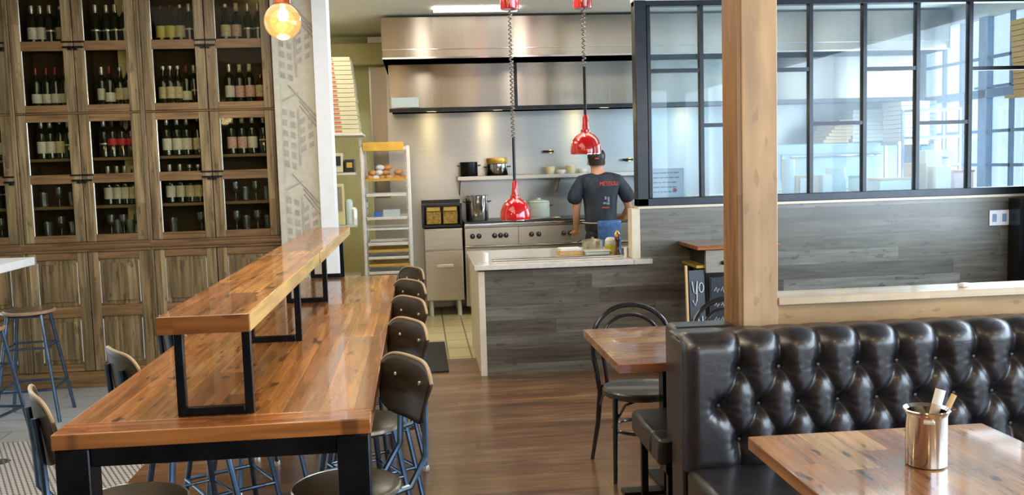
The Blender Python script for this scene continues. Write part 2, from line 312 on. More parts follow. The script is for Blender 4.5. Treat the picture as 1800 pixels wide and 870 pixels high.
# ---------------------------------------------------------------- mesh builder
WORLD = {}
def wloc(o):
    v = Vector((0, 0, 0))
    while o is not None: v = v + o.location; o = o.parent
    return v
class MB:
    def __init__(s): s.bm = bmesh.new()
    def box(s, x0, x1, y0, y1, z0, z1, m=None):
        vs = [s.bm.verts.new(Vector(c) if m is None else m @ Vector(c)) for c in
              ((x0, y0, z0), (x1, y0, z0), (x1, y1, z0), (x0, y1, z0), (x0, y0, z1), (x1, y0, z1), (x1, y1, z1), (x0, y1, z1))]
        for f in ((0, 3, 2, 1), (4, 5, 6, 7), (0, 1, 5, 4), (1, 2, 6, 5), (2, 3, 7, 6), (3, 0, 4, 7)): s.bm.faces.new([vs[i] for i in f])
        return s
    def cbox(s, c, d, rz=0, rx=0, ry=0):
        m = Matrix.Translation(c) @ Matrix.Rotation(rz, 4, 'Z') @ Matrix.Rotation(ry, 4, 'Y') @ Matrix.Rotation(rx, 4, 'X')
        return s.box(-d[0]/2, d[0]/2, -d[1]/2, d[1]/2, -d[2]/2, d[2]/2, m)
    def tube(s, pts, r, seg=10, closed=False, r2=None, cap=True):
        pts = [Vector(p) for p in pts]; n = len(pts); rings = []
        up = None
        for i, p in enumerate(pts):
            if closed: t = pts[(i+1) % n]-pts[i-1]
            else: t = pts[min(i+1, n-1)]-pts[max(i-1, 0)]
            t.normalize()
            if up is None: up = Vector((0, 0, 1)) if abs(t.z) < .9 else Vector((1, 0, 0))
            a = t.cross(up)
            if a.length < 1e-4: a = t.orthogonal()
            a.normalize(); b = t.cross(a).normalized(); up = a.cross(t)
            rr = r if r2 is None else r+(r2-r)*i/(n-1)
            if isinstance(r, (list, tuple)): rr = r[i]
            rings.append([s.bm.verts.new(p+(a*math.cos(2*PI*k/seg)+b*math.sin(2*PI*k/seg))*rr) for k in range(seg)])
        m = n if closed else n-1
        for i in range(m):
            A, B = rings[i], rings[(i+1) % n]
            for k in range(seg): s.bm.faces.new((A[k], A[(k+1) % seg], B[(k+1) % seg], B[k]))
        if not closed and cap: s.bm.faces.new(rings[0][::-1]); s.bm.faces.new(rings[-1])
        return s
    def lathe(s, prof, c=(0, 0, 0), seg=24, m=None):
        c = Vector(c); rings = []
        for r, z in prof:
            if r < 1e-5: rings.append([s.bm.verts.new(c+Vector((0, 0, z)) if m is None else m @ Vector((0, 0, z)))])
            else:
                vs = [Vector((r*math.cos(2*PI*k/seg), r*math.sin(2*PI*k/seg), z)) for k in range(seg)]
                rings.append([s.bm.verts.new(c+v if m is None else m @ v) for v in vs])
        for A, B in zip(rings, rings[1:]):
            for k in range(seg):
                k2 = (k+1) % seg
                if len(A) == 1 and len(B) == 1: continue
                if len(A) == 1: s.bm.faces.new((A[0], B[k2], B[k]))
                elif len(B) == 1: s.bm.faces.new((A[k], A[k2], B[0]))
                else: s.bm.faces.new((A[k], A[k2], B[k2], B[k]))
        return s
    def prism(s, poly, f, d):           # poly: list of 2D; f(u,v,w)->3D ; extruded w=0..d
        a = [s.bm.verts.new(Vector(f(u, v, 0))) for u, v in poly]; b = [s.bm.verts.new(Vector(f(u, v, d))) for u, v in poly]
        s.bm.faces.new(a); s.bm.faces.new(b[::-1]); n = len(poly)
        for i in range(n): s.bm.faces.new((a[i], b[i], b[(i+1) % n], a[(i+1) % n]))
        return s
    def grid(s, P):                      # P[i][j] -> points
        vs = [[s.bm.verts.new(Vector(p)) for p in row] for row in P]
        for i in range(len(vs)-1):
            for j in range(len(vs[0])-1): s.bm.faces.new((vs[i][j], vs[i+1][j], vs[i+1][j+1], vs[i][j+1]))
        return s
    def build(s, name, mat, parent=None, bevel=0, smooth=True, loc=None, ang=.6, fixn=True):
        if fixn: bmesh.ops.recalc_face_normals(s.bm, faces=s.bm.faces)
        me = bpy.data.meshes.new(name)
        if parent is not None: off = wloc(parent)
        elif loc is not None: off = Vector(loc)
        else:
            zs = [v.co for v in s.bm.verts]
            off = Vector(((min(v.x for v in zs)+max(v.x for v in zs))/2, (min(v.y for v in zs)+max(v.y for v in zs))/2, min(v.z for v in zs)))
        for v in s.bm.verts: v.co -= off
        s.bm.to_mesh(me); s.bm.free(); me.materials.append(M[mat])
        if smooth:
            for p in me.polygons: p.use_smooth = True
            try: me.set_sharp_from_angle(angle=ang)
            except Exception: pass
        o = bpy.data.objects.new(name, me); COL.objects.link(o)
        if parent is not None: o.parent = parent
        else: o.location = off
        if bevel:
            b = o.modifiers.new('bevel', 'BEVEL'); b.width = bevel; b.segments = 2; b.limit_method = 'ANGLE'
        return o
def tag(o, label=None, cat=None, group=None, kind=None):
    if label: o['label'] = label
    if cat: o['category'] = cat
    if group: o['group'] = group
    if kind: o['kind'] = kind
    return o
def thing(name, label, cat, loc=(0, 0, 0), group=None, kind=None):
    o = bpy.data.objects.new(name, None); o.empty_display_size = .05; COL.objects.link(o); o.location = loc
    return tag(o, label, cat, group, kind)
def struct(o): o['kind'] = 'structure'; return o
def dup(root, loc, rz=0, label=None, group=None):
    r = root.copy(); COL.objects.link(r); r.location = loc; r.rotation_euler = (0, 0, rz)
    if label: r['label'] = label
    if group: r['group'] = group
    for ch in list(root.children):
        c = ch.copy(); COL.objects.link(c); c.parent = r
        for g in list(ch.children):
            d = g.copy(); COL.objects.link(d); d.parent = c
    return r
def arc(n, f): return [f(i/n) for i in range(n+1)]
ORD = ['first', 'second', 'third', 'fourth', 'fifth', 'sixth', 'seventh', 'eighth', 'ninth', 'tenth', 'eleventh', 'twelfth', 'thirteenth', 'fourteenth', 'fifteenth', 'sixteenth', 'seventeenth', 'eighteenth']

# ================================================================ SETTING
XR = 4.95
struct(MB().box(-1.62, XR, -3, 7.93, -.06, 0).build('floor', 'floor', loc=(0, 0, 0)))
struct(MB().box(-7, -1.62, -3, 6.05, -.06, 0).build('floor_mosaic', 'penny', loc=(0, 0, 0)))
struct(MB().box(-7, -1.62, 6.05, 7.93, -.06, 0).build('floor_grey_tile', 'greytile', loc=(0, 0, 0)))
struct(MB().box(-2.2, 5.6, 7.93, 11.0, -.06, .0).build('floor_kitchen', 'kfloor', loc=(0, 0, 0)))
struct(MB().box(-7, XR+.1, -3, 7.5, 3.2, 3.3).build('ceiling', 'darkceil', loc=(0, 0, 0)))
struct(MB().box(-2.2, 5.7, 7.5, 11.0, 3.13, 3.3).build('ceiling_kitchen', 'ceil', loc=(0, 0, 0)))
# rear wall with shop windows
rw = MB().box(-7, 1.0, -3.1, -3, .5, 2.95).box(-7, XR, -3.1, -3, 0, .5).box(-7, XR, -3.1, -3, 2.95, 3.2)
for x in (1.0, 3.2, 4.75): rw.box(x, x+.2, -3.1, -3, .5, 2.95)
struct(rw.build('wall_rear', 'darkwall', loc=(0, 0, 0)))
struct(MB().box(-7.1, -7, -3, 8, 0, 3.2).build('wall_left', 'olive', loc=(0, 0, 0)))
r = MB().box(XR, XR+.1, -3, 7.25, 0, .8).box(XR, XR+.1, -3, 7.25, 2.85, 3.2)
for y in (-3, -.9, 1.4, 3.7, 5.6): r.box(XR, XR+.1, y, y+.14, .8, 2.85)
r.box(XR, XR+.1, 6.75, 7.25, .8, 2.85)
struct(r.build('wall_right', 'winframe', loc=(0, 0, 0)))
# kitchen walls
struct(MB().box(-.52, 5.6, 10.95, 11.05, 0, 3.13).build('wall_back', 'steelh', loc=(0, 0, 0)))
struct(MB().box(-2.2, -.52, 10.95, 11.05, 0, 3.13).build('wall_back_painted', 'olive', loc=(0, 0, 0)))
struct(MB().box(-2.3, -2.2, 7.7, 11.05, 0, 3.13).build('wall_kitchen_left', 'olive', loc=(0, 0, 0)))
kr = MB().box(5.6, 5.7, 7.3, 11.0, 0, 1.0).box(5.6, 5.7, 7.3, 11.0, 2.95, 3.13).box(5.6, 5.7, 9.95, 11, 1.0, 2.95).box(5.6, 5.7, 7.3, 7.4, 1.0, 2.95)
struct(kr.build('wall_kitchen_right', 'white', loc=(0, 0, 0)))
w2 = thing('window_2', None, None, (5.6, 8.6, 1.0), kind='structure')
fb = MB().box(5.58, 5.66, 8.83, 8.95, 1.0, 2.95).box(5.58, 5.66, 7.4, 9.95, 2.16, 2.24)
for y in (7.75, 8.1, 8.47, 9.3, 9.62): fb.box(5.6, 5.64, y-.015, y+.015, 1.0, 2.95)
for z in (1.5, 1.83, 2.55): fb.box(5.6, 5.64, 7.4, 9.95, z-.015, z+.015)
fb.build('window_bar', 'muntin', w2)
MB().box(5.645, 5.65, 7.4, 9.95, 1.0, 2.95).build('pane', 'glass', w2)
MB().box(5.60, 5.72, 8.35, 9.05, 2.255, 2.275).build('transom_shade', 'muntin', w2)
# wall with mural between cabinets and kitchen opening
struct(MB().box(-1.07, -.765, 7.45, 7.62, 0, 3.2).build('wall_mural', 'mural', loc=(0, 0, 0)))
struct(MB().box(-.765, -.655, 7.40, 7.66, 0, 3.2).build('trim_1', 'white', loc=(0, 0, 0)))
struct(MB().box(-1.075, -1.035, 7.40, 7.5, 0, 3.2).build('trim_2', 'mural', loc=(0, 0, 0)))
mi = MB(); mi2 = MB(); rr = random.Random(3)
def facade(x0, x1, z0, z1, sh, cw, chh):
    x = x0
    while x+cw*.6 < x1:
        z = z0+sh*(x-x0)
        while z < z1+sh*(x-x0):
            w_ = cw*rr.uniform(.5, .62)
            if .3 < z < 3.1:
                hh = chh*rr.uniform(.5, .62)
                mi.prism([(x, z), (x+w_, z+sh*w_), (x+w_, z+hh+sh*w_), (x, z+hh)], lambda u, v, w: (u, 7.4465+w, v), .0033)
            z += chh
        x += cw
for zb in (.35, 1.0, 1.68, 2.36):
    facade(-1.025, -.90, zb, zb+.42, -.35, .058, .080)
    facade(-.895, -.775, zb+.10, zb+.34, .55, .062, .072)
    for a, b in (((-.89, zb+.46), (-.77, zb+.30)), ((-.89, zb+.50), (-.77, zb+.34)), ((-1.02, zb+.50), (-.90, zb+.56)), ((-.905, zb), (-.905, zb+.44)), ((-.97, zb+.62), (-.77, zb+.38))):
        mi2.tube([(a[0], 7.4485, a[1]), (b[0], 7.4485, b[1])], .0075, 5)
mur = mi.build('mural_drawing', 'mural_ink', loc=(-.9, 7.45, .3)); tag(mur, 'grey line drawing of tower blocks on the mural wall', 'mural', kind='stuff')
mi2.build('roof_strokes', 'mural_ink2', mur)
# plank wall of the island and partition, and its cap
pw = MB().box(.44, XR, 7.25, 7.37, 0, .82).box(1.72, XR, 7.25, 7.37, .82, 1.265)
struct(pw.build('wall_partition', 'plank', loc=(0, 0, 0)))
struct(MB().box(1.705, XR, 7.23, 7.38, 1.265, 1.285).build('trim_3', 'cream', loc=(0, 0, 0)))
struct(MB().box(1.655, 1.72, 7.24, 7.38, .875, 1.265).build('trim_4', 'cream', loc=(0, 0, 0)))
struct(MB().box(4.80, 4.95, 7.10, 7.249, 0, 1.25).build('trim_5', 'winframe', loc=(0, 0, 0)))
struct(MB().box(1.70, XR, 7.25, 7.37, 2.87, 3.2).build('wall_over_window', 'white', loc=(0, 0, 0)))
# steel framed screen window
w1 = thing('window_1', None, None, (3.3, 7.3, 1.285), kind='structure')
MB().box(1.70, 1.79, 7.22, 7.34, 1.285, 2.87).box(1.70, XR, 7.22, 7.34, 1.286, 1.345).box(1.70, XR, 7.24, 7.33, 2.83, 2.87).box(1.80, 1.83, 7.25, 7.32, 1.345, 2.83).build('window_frame', 'winframe', w1, .004)
xs = [2.235+.4445*i for i in range(7)]
for x in xs[:6]: MB().box(x-.015, x+.015, 7.25, 7.31, 1.345, 2.83).build('mullion', 'winframe', w1)
ed = [1.79]+xs[:6]+[XR]
for i in range(7):
    z = (2.335, 1.905, 2.325, 1.895, 2.318, 1.88, 2.305)[i]
    MB().box(ed[i]+.015, ed[i+1]-.015, 7.255, 7.305, z-.015, z+.015).build('glazing_bar', 'winframe', w1)
    MB().box(ed[i]+.01, ed[i+1]-.01, 7.278, 7.284, 1.345, 2.83).build('pane', 'screen_pane', w1)
# post and half wall
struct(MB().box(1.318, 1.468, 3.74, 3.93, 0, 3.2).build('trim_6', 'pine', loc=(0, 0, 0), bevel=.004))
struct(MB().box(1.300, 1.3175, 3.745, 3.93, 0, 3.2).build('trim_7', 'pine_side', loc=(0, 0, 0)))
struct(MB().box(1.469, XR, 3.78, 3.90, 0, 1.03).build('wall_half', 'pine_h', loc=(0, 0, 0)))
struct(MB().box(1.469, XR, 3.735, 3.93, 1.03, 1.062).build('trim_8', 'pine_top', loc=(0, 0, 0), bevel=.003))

# ================================================================ WINE CABINETS
YF = 7.55
edges = [-3.54, -3.05, -2.572, -2.092, -1.597, -1.08]
def frame_door(name, par, x0, x1, z0, z1, zr0, zr1, glass=True, handle=None, sw=.075):
    d = MB()
    y0, y1 = YF-.025, YF-.002
    d.box(x0, x0+sw, y0, y1, z0, z1).box(x1-sw, x1, y0, y1, z0, z1)
    o = d.build(name, 'cab', par, .004)
    for a, b in ((z0, z0+.055), (z1-.055, z1), (zr0, zr1)):
        MB().box(x0+sw, x1-sw, y0+.002, y1, a, b).build('door_rail', 'cab_h', o, .003)
    if glass:
        MB().box(x0+sw-.005, x1-sw+.005, YF-.012, YF-.009, z0+.05, z1-.05).build('door_pane', 'cab_pane', o)
        bd = MB()
        for a, b in ((z0+.055, zr0), (zr1, z1-.055)): MB().tube([(x0+sw+.004, YF-.020, a+.001), (x0+sw+.004, YF-.020, b-.001)], .0045, 8).build('pane_highlight', 'highlight_strip', o)  # added strip draws the bright highlight at the left of the pane
    else:
        bd = MB()
        for a, b in ((z0+.055, zr0), (zr1, z1-.055)):
            for xx in (x0+sw+.006, x1-sw-.006): MB().tube([(xx, YF-.021, a+.02), (xx, YF-.021, b-.02)], .005, 8).build('panel_highlight', 'highlight_strip', o)  # added strips draw the highlights down both sides of the panel
        p = MB()
        for a, b in ((z0+.055, zr0), (zr1, z1-.055)):
            p.box(x0+sw-.002, x1-sw+.002, YF-.010, YF-.002, a, b)
            p.box(x0+sw+.035, x1-sw-.035, YF-.019, YF-.009, a+.035, b-.035)
        p.build('door_panel', 'cab', o, .004)
    if handle:
        xh = x1-.006 if handle == 'R' else x0+.006
        s = -1 if handle == 'R' else 1
        zc = (zr0+zr1)/2+.01
        hb = MB().cbox((xh+s*.035, YF-.03, zc+.018), (.085, .012, .012)).cbox((xh+s*.03, YF-.033, zc-.022), (.075, .018, .014)).cbox((xh+s*.012, YF-.038, zc-.03), (.028, .022, .03))
        hb.build('door_latch', 'blackiron' if 'blackiron' in M else 'blacksteel', o, .002)
    return o
units = [([0], 'left end of the wine cabinet wall, cut by the photo edge'), ([1, 2], 'middle glazed wine cabinet with four doors above two panelled doors'),
         ([3, 4], 'right hand glazed wine cabinet, beside the mural wall')]
hand = {0: 'R', 1: 'R', 2: 'L', 3: 'R', 4: 'L'}
for cols, lab in units:
    x0, x1 = edges[cols[0]], edges[cols[-1]+1]
    t = thing('wine_cabinet', lab, 'cabinet', ((x0+x1)/2, 7.75, 0), 'built in oak wine cabinets')
    b = MB().box(x0, x0+.02, YF, 7.95, .1, 3.18).box(x1-.02, x1, YF, 7.95, .1, 3.18).box(x0+.02, x1-.02, 7.93, 7.95, .1, 3.18)
    b.box(x0+.02, x1-.02, YF+.01, 7.93, 1.06, 1.09).box(x0+.02, x1-.02, YF+.01, 7.93, 3.15, 3.18).box(x0+.02, x1-.02, YF+.01, 7.93, .1, .12)
    if len(cols) == 2: b.box(edges[cols[1]]-.01, edges[cols[1]]+.01, YF+.002, 7.93, 1.09, 3.15)
    b.build('carcass', 'cab_in', t)
    sh = MB()
    for c in cols:
        a, e = edges[c]+.022, edges[c+1]-.022
        for z in (1.165, 1.395, 1.765, 2.165, 2.635): sh.box(a, e, YF+.03, 7.925, z, z+.022)
    sh.build('shelf', 'shelf', t)
    MB().box(x0, x1, YF-.03, YF-.001, .0, .12).box(x0, x1, YF-.018, YF, .10, .127).build('plinth', 'cab_h', t, .004)
    MB().box(x0, x1, YF-.05, YF-.001, 1.085, 1.115).box(x0, x1, YF-.035, YF-.001, 1.062, 1.138).build('moulding', 'cab_h', t, .004)
    MB().box(x0, x1, YF-.02, YF-.001, 2.121, 2.134).build('moulding', 'cab_h', t, .004)
    # fixed stiles between pairs
    st = MB().box(x0, x0+.018, YF-.034, YF-.001, .127, 3.18)
    st.box(x1-.018, x1, YF-.034, YF-.001, .127, 3.18); st.build('stile', 'cab', t, .004)
    for c in cols:
        a = edges[c]+(.02 if c == cols[0] else .003); e = edges[c+1]-(.02 if c == cols[-1] else .003)
        frame_door('door', t, a, e, 2.136, 3.17, 2.600, 2.672, True, hand[c])
        frame_door('door', t, a, e, 1.14, 2.119, 1.593, 1.663, True, hand[c])
        frame_door('door', t, a, e, .13, 1.06, .555, .640, False)
# bottles
def bottle(kind):
    t = thing('wine_bottle', 'x', 'bottle', (0, 0, 0))
    R0 = .037
    pr = {'bordeaux': [(0, .004), (.030, .0), (R0, .008), (R0, .185), (.033, .205), (.016, .232), (.0145, .30), (0, .30)],
          'burgundy': [(0, .004), (.032, .0), (.041, .008), (.041, .150), (.032, .190), (.018, .232), (.0145, .295), (0, .295)],
          'stubby': [(0, .004), (.036, .0), (.043, .01), (.043, .120), (.038, .15), (.017, .185), (.016, .215), (0, .215)]}[kind[0]]
    MB().lathe(pr, seg=14).build('bottle_body', kind[3], t)
    rl = {'bordeaux': .0378, 'burgundy': .0418, 'stubby': .0438}[kind[0]]
    lz = kind[4] if len(kind) > 4 else (.045, .135)
    MB().lathe([(rl, lz[0]), (rl+.0004, lz[0]+.001), (rl+.0004, lz[1]), (rl, lz[1])], seg=14).build('bottle_label', kind[1], t)
    zt = pr[-1][1]
    MB().lathe([(.0152, zt-.062), (.0158, zt-.06), (.0158, zt+.002), (0, zt+.002)], seg=12).build('capsule', kind[2], t)
    return t
KINDS = {'w': ('bordeaux', 'lab_white', 'capsule', 'bottle'), 'c': ('burgundy', 'lab_cream', 'capsule', 'bottle'), 'p': ('bordeaux', 'lab_pink', 'lab_cream', 'bottle'),
         'y': ('burgundy', 'lab_yellow', 'caps_red', 'bottle'), 'r': ('bordeaux', 'lab_red', 'caps_red', 'bottle', (.095, .145)), 'W': ('bordeaux', 'lab_white', 'caps_red', 'bottle', (.03, .10)),
         'b': ('stubby', 'lab_cream', 'lab_cream', 'brownglass'), 'd': ('bordeaux', 'capsule', 'capsule', 'bottle', (.10, .112))}
LAB = {'w': 'dark wine bottle, white label, silver neck', 'c': 'sloping wine bottle, cream label', 'p': 'wine bottle, pink label, cream neck', 'y': 'dark wine bottle, yellow label',
       'r': 'dark wine bottle, high red label', 'W': 'dark wine bottle, low white label, red neck', 'b': 'squat amber bottle', 'd': 'plain dark bottle'}
# rows from the bottom of each compartment: (shelf z, per column list)
layout = {2.657: ['dW', 'wwdc', 'dddd', 'yycd', 'cpdd'], 2.187: ['dW', 'WWWW', 'wWcw', 'cccWd', 'wppb'], 1.787: ['dw', 'wwcd', 'drrr', 'wwwc', 'ppwd'], 1.417: ['dd', 'ggg', 'wwwc', 'wwcc', 'gggg'],
          1.187: ['g', 'ggg', 'ggggg', 'gg', 'gggg']}
rown = {2.657: 'highest visible shelf', 2.187: 'shelf above the middle rail', 1.787: 'shelf under the middle rail', 1.417: 'second shelf from the bottom', 1.187: 'lowest glazed shelf'}
coln = ['cut off left cabinet door', 'first full cabinet door', 'second full cabinet door', 'third full cabinet door', 'fourth cabinet door by the mural']
protos = {}
def glassware(k):
    t = thing('stemmed_glass' if k else 'tumbler', 'x', 'glass')
    if k:
        MB().lathe([(0, 0), (.03, 0), (.03, .003), (.005, .008), (.004, .06), (.02, .075), (.034, .10), (.033, .15), (.031, .15), (.032, .10), (.018, .08), (0, .07)], seg=14).build('glass_bowl', 'tumbler', t)
    else:
        MB().lathe([(0, 0), (.03, 0), (.036, .11), (.034, .11), (.028, .006), (0, .006)], seg=14).build('glass_bowl', 'tumbler', t)
    return t
gi = 0
for z, rows in layout.items():
    for c, s in enumerate(rows):
        xa, xb = edges[c]+.105, edges[c+1]-.095
        if c == 0: xa = xb-.14
        n = len(s)
        for i, k in enumerate(s):
            x = xa+.035+(xb-xa-.07)*(i/(max(n-1, 1)))+random.uniform(-.006, .006)
            y = YF+.10+random.uniform(0, .035)
            if k == 'g': k = 'g0' if (c+i) % 2 else 'g1'
            lb = (('clear drinking glass' if k == 'g0' else 'small stemmed glass') if k[0] == 'g' else LAB[k])+', '+ORD[i]+' on the '+rown[z]+', '+coln[c]
            words = lb.split()
            if k not in protos:
                protos[k] = glassware(k == 'g1') if k[0] == 'g' else bottle(KINDS[k])
                o = protos[k]; o.location = (x, y, z)
            else: o = dup(protos[k], (x, y, z), random.uniform(0, .5))
            # keep labels short
            short = {'g0': 'clear tumbler', 'g1': 'stemmed glass', 'w': 'bottle with white label', 'c': 'bottle with cream label', 'p': 'bottle with pink label', 'y': 'bottle with yellow label',
                     'r': 'bottle with red label', 'W': 'bottle with low white label', 'b': 'squat amber bottle', 'd': 'plain dark bottle'}[k]
            rs = {2.657: 'top shelf', 2.187: 'upper shelf', 1.787: 'middle shelf', 1.417: 'lower shelf', 1.187: 'bottom shelf'}[z]
            cs = ['door cut by left edge', 'first full door', 'second full door', 'third full door', 'door by mural'][c]
            o['label'] = f'{short}, {ORD[i]} from left, {rs}, {cs}'
            o['group'] = 'glassware in the cabinets' if k[0] == 'g' else 'wine bottles in the cabinets'

# ================================================================ COMMUNAL TABLE
T = .98
t = thing('communal_table', 'long glossy reclaimed wood high table on black steel legs', 'table', (-.565, 4.2, 0))
MB().box(-.978, -.152, 2.60, 5.86, T-.042, T).build('tabletop', 'table', t, .003)
MB().box(-.978, -.152, 2.495, 2.5995, T-.042, T).build('end_board', 'table_x', t, .003)
for x in (-.974, -.246):
    for y in (2.50, 5.73):
        MB().box(x, x+.088, y, y+.088, 0, T-.0425).build('leg', 'blacksteel', t, .004)
MB().box(-.886, -.2465, 2.51, 2.57, .885, T-.0425).box(-.886, -.2465, 5.745, 5.80, .885, T-.0425).box(-.965, -.93, 2.589, 5.729, .885, T-.0425).box(-.20, -.165, 2.589, 5.729, .885, T-.0425).build('apron', 'blacksteel', t, .003)
t = thing('shelf_riser', 'raised wooden bar shelf on black steel frames along the communal table', 'shelf', (-.59, 4.4, T))
MB().box(-.722, -.477, 2.60, 4.42, 1.212, 1.262).build('shelf_board', 'table', t, .003)
MB().box(-.722, -.470, 4.421, 6.30, 1.211, 1.263).build('shelf_board', 'table', t, .003)
MB().box(-.4765, -.4735, 2.602, 4.42, 1.213, 1.261).box(-.4695, -.4665, 4.421, 6.298, 1.213, 1.261).build('lit_edge', 'bar_edge', t)
MB().box(-.722, -.477, 2.596, 2.5995, 1.213, 1.261).build('front_edge', 'edge_wood', t)
for y in (2.615, 3.70, 4.77, 5.84):
    f = MB(); w = .024
    f.box(-.684, -.684+w, y, y+w, T+.001, 1.2115).box(-.478-w, -.478, y, y+w, T+.001, 1.2115).box(-.684+w, -.478-w, y, y+w, T+.001, T+w)
    f.build('steel_frame', 'blacksteel', t, .002)

# stools with backs
def stool(label, group):
    t = thing('backed_stool', label, 'stool', (0, 0, 0), group)
    S = .64
    MB().lathe([(0, S), (.155, S), (.170, S-.004), (.170, S-.020), (.155, S-.028), (0, S-.028)], seg=32).build('seat', 'seatwood', t)
    MB().lathe([(.171, S-.022), (.176, S-.018), (.176, S-.006), (.171, S-.002), (.168, S-.012), (.171, S-.022)], seg=32).build('seat_rim', 'seatrim', t)
    for sx in (-1, 1):
        for sy in (-1, 1):
            top = Vector((sx*.10, sy*.10, S-.03)); bot = Vector((sx*.185, sy*.19, .004))
            lg = MB().tube([top, top.lerp(bot, .5), bot], .0125, 10).build('leg', 'bluesteel', t)
            MB().lathe([(0, 0), (.017, 0), (.017, .02), (.013, .03), (0, .03)], (bot.x, bot.y, 0), 10).build('foot_cap', 'alu', lg)
    sq = lambda z, k: [(sx*k, sy*k, z) for sx, sy in ((-1, -1), (1, -1), (1, 1), (-1, 1))]
    b = MB(); q = sq(.24, .157); q2 = sq(.42, .132)
    for i in range(4): b.tube([q[i], q[(i+1) % 4]], .009, 8)
    b.build('footrest', 'bluesteel', t); b = MB()
    for i in range(4): b.tube([q2[i], q2[(i+1) % 4]], .006, 8)
    b.build('stretcher', 'bluesteel', t)
    MB().tube([(.118*math.cos(a*PI/12), .118*math.sin(a*PI/12), S-.036) for a in range(24)], .009, 8, closed=True).build('seat_ring', 'bluesteel', t)
    # back supports: facing -x, back at +x
    for sy in (-1, 1):
        MB().tube([(.10, sy*.08, S-.04), (.18, sy*.10, S-.02), (.240, sy*.095, S+.07), (.2445, sy*.09, S+.20), (.2555, sy*.085, S+.32)], .011, 8).build('back_support', 'bluesteel', t)
    def bp(u, v, off=0):            # u -1..1, v 0..1
        hw = .158+.036*v; r = 1-max(0, abs(u)-.0)**4*0
        y = u*hw; zz = S+.175+.205*v-(.055*(abs(u)**5) if v > .5 else -.045*(abs(u)**5))*(abs(v-.5)*2)
        x = .242+.02*(v-.5)-.032*u*u+off
        return (x, y, zz)
    n, m_ = 22, 10
    P0 = [[bp(-1+2*i/n, j/m_) for j in range(m_+1)] for i in range(n+1)]
    o = MB().grid(P0).build('backrest', 'brown', t)
    sm = o.modifiers.new('solid', 'SOLIDIFY'); sm.thickness = .011; sm.offset = 0
    MB().tube([bp(-1+2*i/n, 1) for i in range(n+1)]+[bp(1, 1-j/5) for j in range(1, 6)], .0062, 8).build('plywood_edge', 'ply_edge', o)
    bt = MB()
    for sy in (-1, 1):
        for zz in (.24, .31): bt.lathe([(0, .004), (.006, .003), (.007, -.002), (0, -.002)], seg=10, m=Matrix.Translation((.2295, sy*.09, S+zz)) @ Matrix.Rotation(-PI/2, 4, 'Y'))
    bt.build('bolt', 'alu', o)
    return t
gs = 'backed stools along the communal table'
names_r = ['nearest backed stool on the right side of the long table', 'second nearest backed stool, right side of the long table', 'middle backed stool of the right side row',
           'fourth backed stool, right side of the long table', 'farthest backed stool on the right side, by the kitchen']
names_l = ['nearest backed stool left of the long table, at the photo edge', 'second backed stool left of the long table, before the wine cabinet', 'middle backed stool on the left side, mostly hidden by the table',
           'fourth backed stool on the hidden left side of the table', 'farthest backed stool on the left side, before the cabinets']
st0 = stool(names_r[0], gs)
ys = [2.98, 3.74, 4.40, 5.08, 5.76]
st0.location = (-.268, ys[0], 0); st0.rotation_euler = (0, 0, R(27))
for i in range(1, 5): dup(st0, (-.27, ys[i], 0), R(27+(-1, 1, 2, -3)[i-1]), names_r[i])
for i, y in enumerate((2.96, 3.60, 4.30, 5.0, 5.6)): dup(st0, (-.905 if i else -.935, y, 0), R(210+(-3, 3, 0, 2, 0)[i]), names_l[i])

# bar stools and high white table at left
def barstool():
    t = thing('bar_stool', 'x', 'stool')
    S = .75
    MB().lathe([(0, S), (.16, S), (.172, S-.006), (.172, S-.018), (.16, S-.024), (0, S-.024)], seg=28).build('seat', 'ply_edge', t)
    MB().lathe([(0, S+.004), (.155, S+.003), (.16, S-.001), (0, S-.002)], seg=28).build('seat_top', 'seatwood', t)
    for sx in (-1, 1):
        for sy in (-1, 1):
            top = Vector((sx*.105, sy*.105, S-.03)); bot = Vector((sx*.20, sy*.20, 0))
            MB().tube([top, bot], .0125, 8).build('leg', 'bluesteel', t)
    for z, k, rr_, nm in ((.22, .172, .010, 'footrest'), (.50, .137, .008, 'stretcher'), (S-.035, .107, .010, 'seat_frame')):
        q = [(sx*k, sy*k, z) for sx, sy in ((-1, -1), (1, -1), (1, 1), (-1, 1))]; b = MB()
        for i in range(4): b.tube([q[i], q[(i+1) % 4]], rr_, 8)
        b.build(nm, 'bluesteel', t)
    return t
bs = barstool(); bs['label'] = 'backless blue steel bar stool nearer the wine cabinets'; bs['group'] = 'backless bar stools'; bs.location = (-2.69, 6.66, 0); bs.rotation_euler = (0, 0, R(6))
dup(bs, (-2.72, 5.93, 0), R(-8), 'backless blue steel bar stool at the left photo edge, nearer the camera')
t = thing('high_table', 'white topped high table cut by the left photo edge', 'table', (-3.1, 6.0, 0))
MB().box(-3.5, -2.67, 5.0, 6.78, 1.045, 1.10).build('tabletop', 'white', t, .004)
for y in (5.3, 6.45): MB().box(-3.15, -3.07, y, y+.08, 0, 1.044).build('leg', 'blacksteel', t, .003)

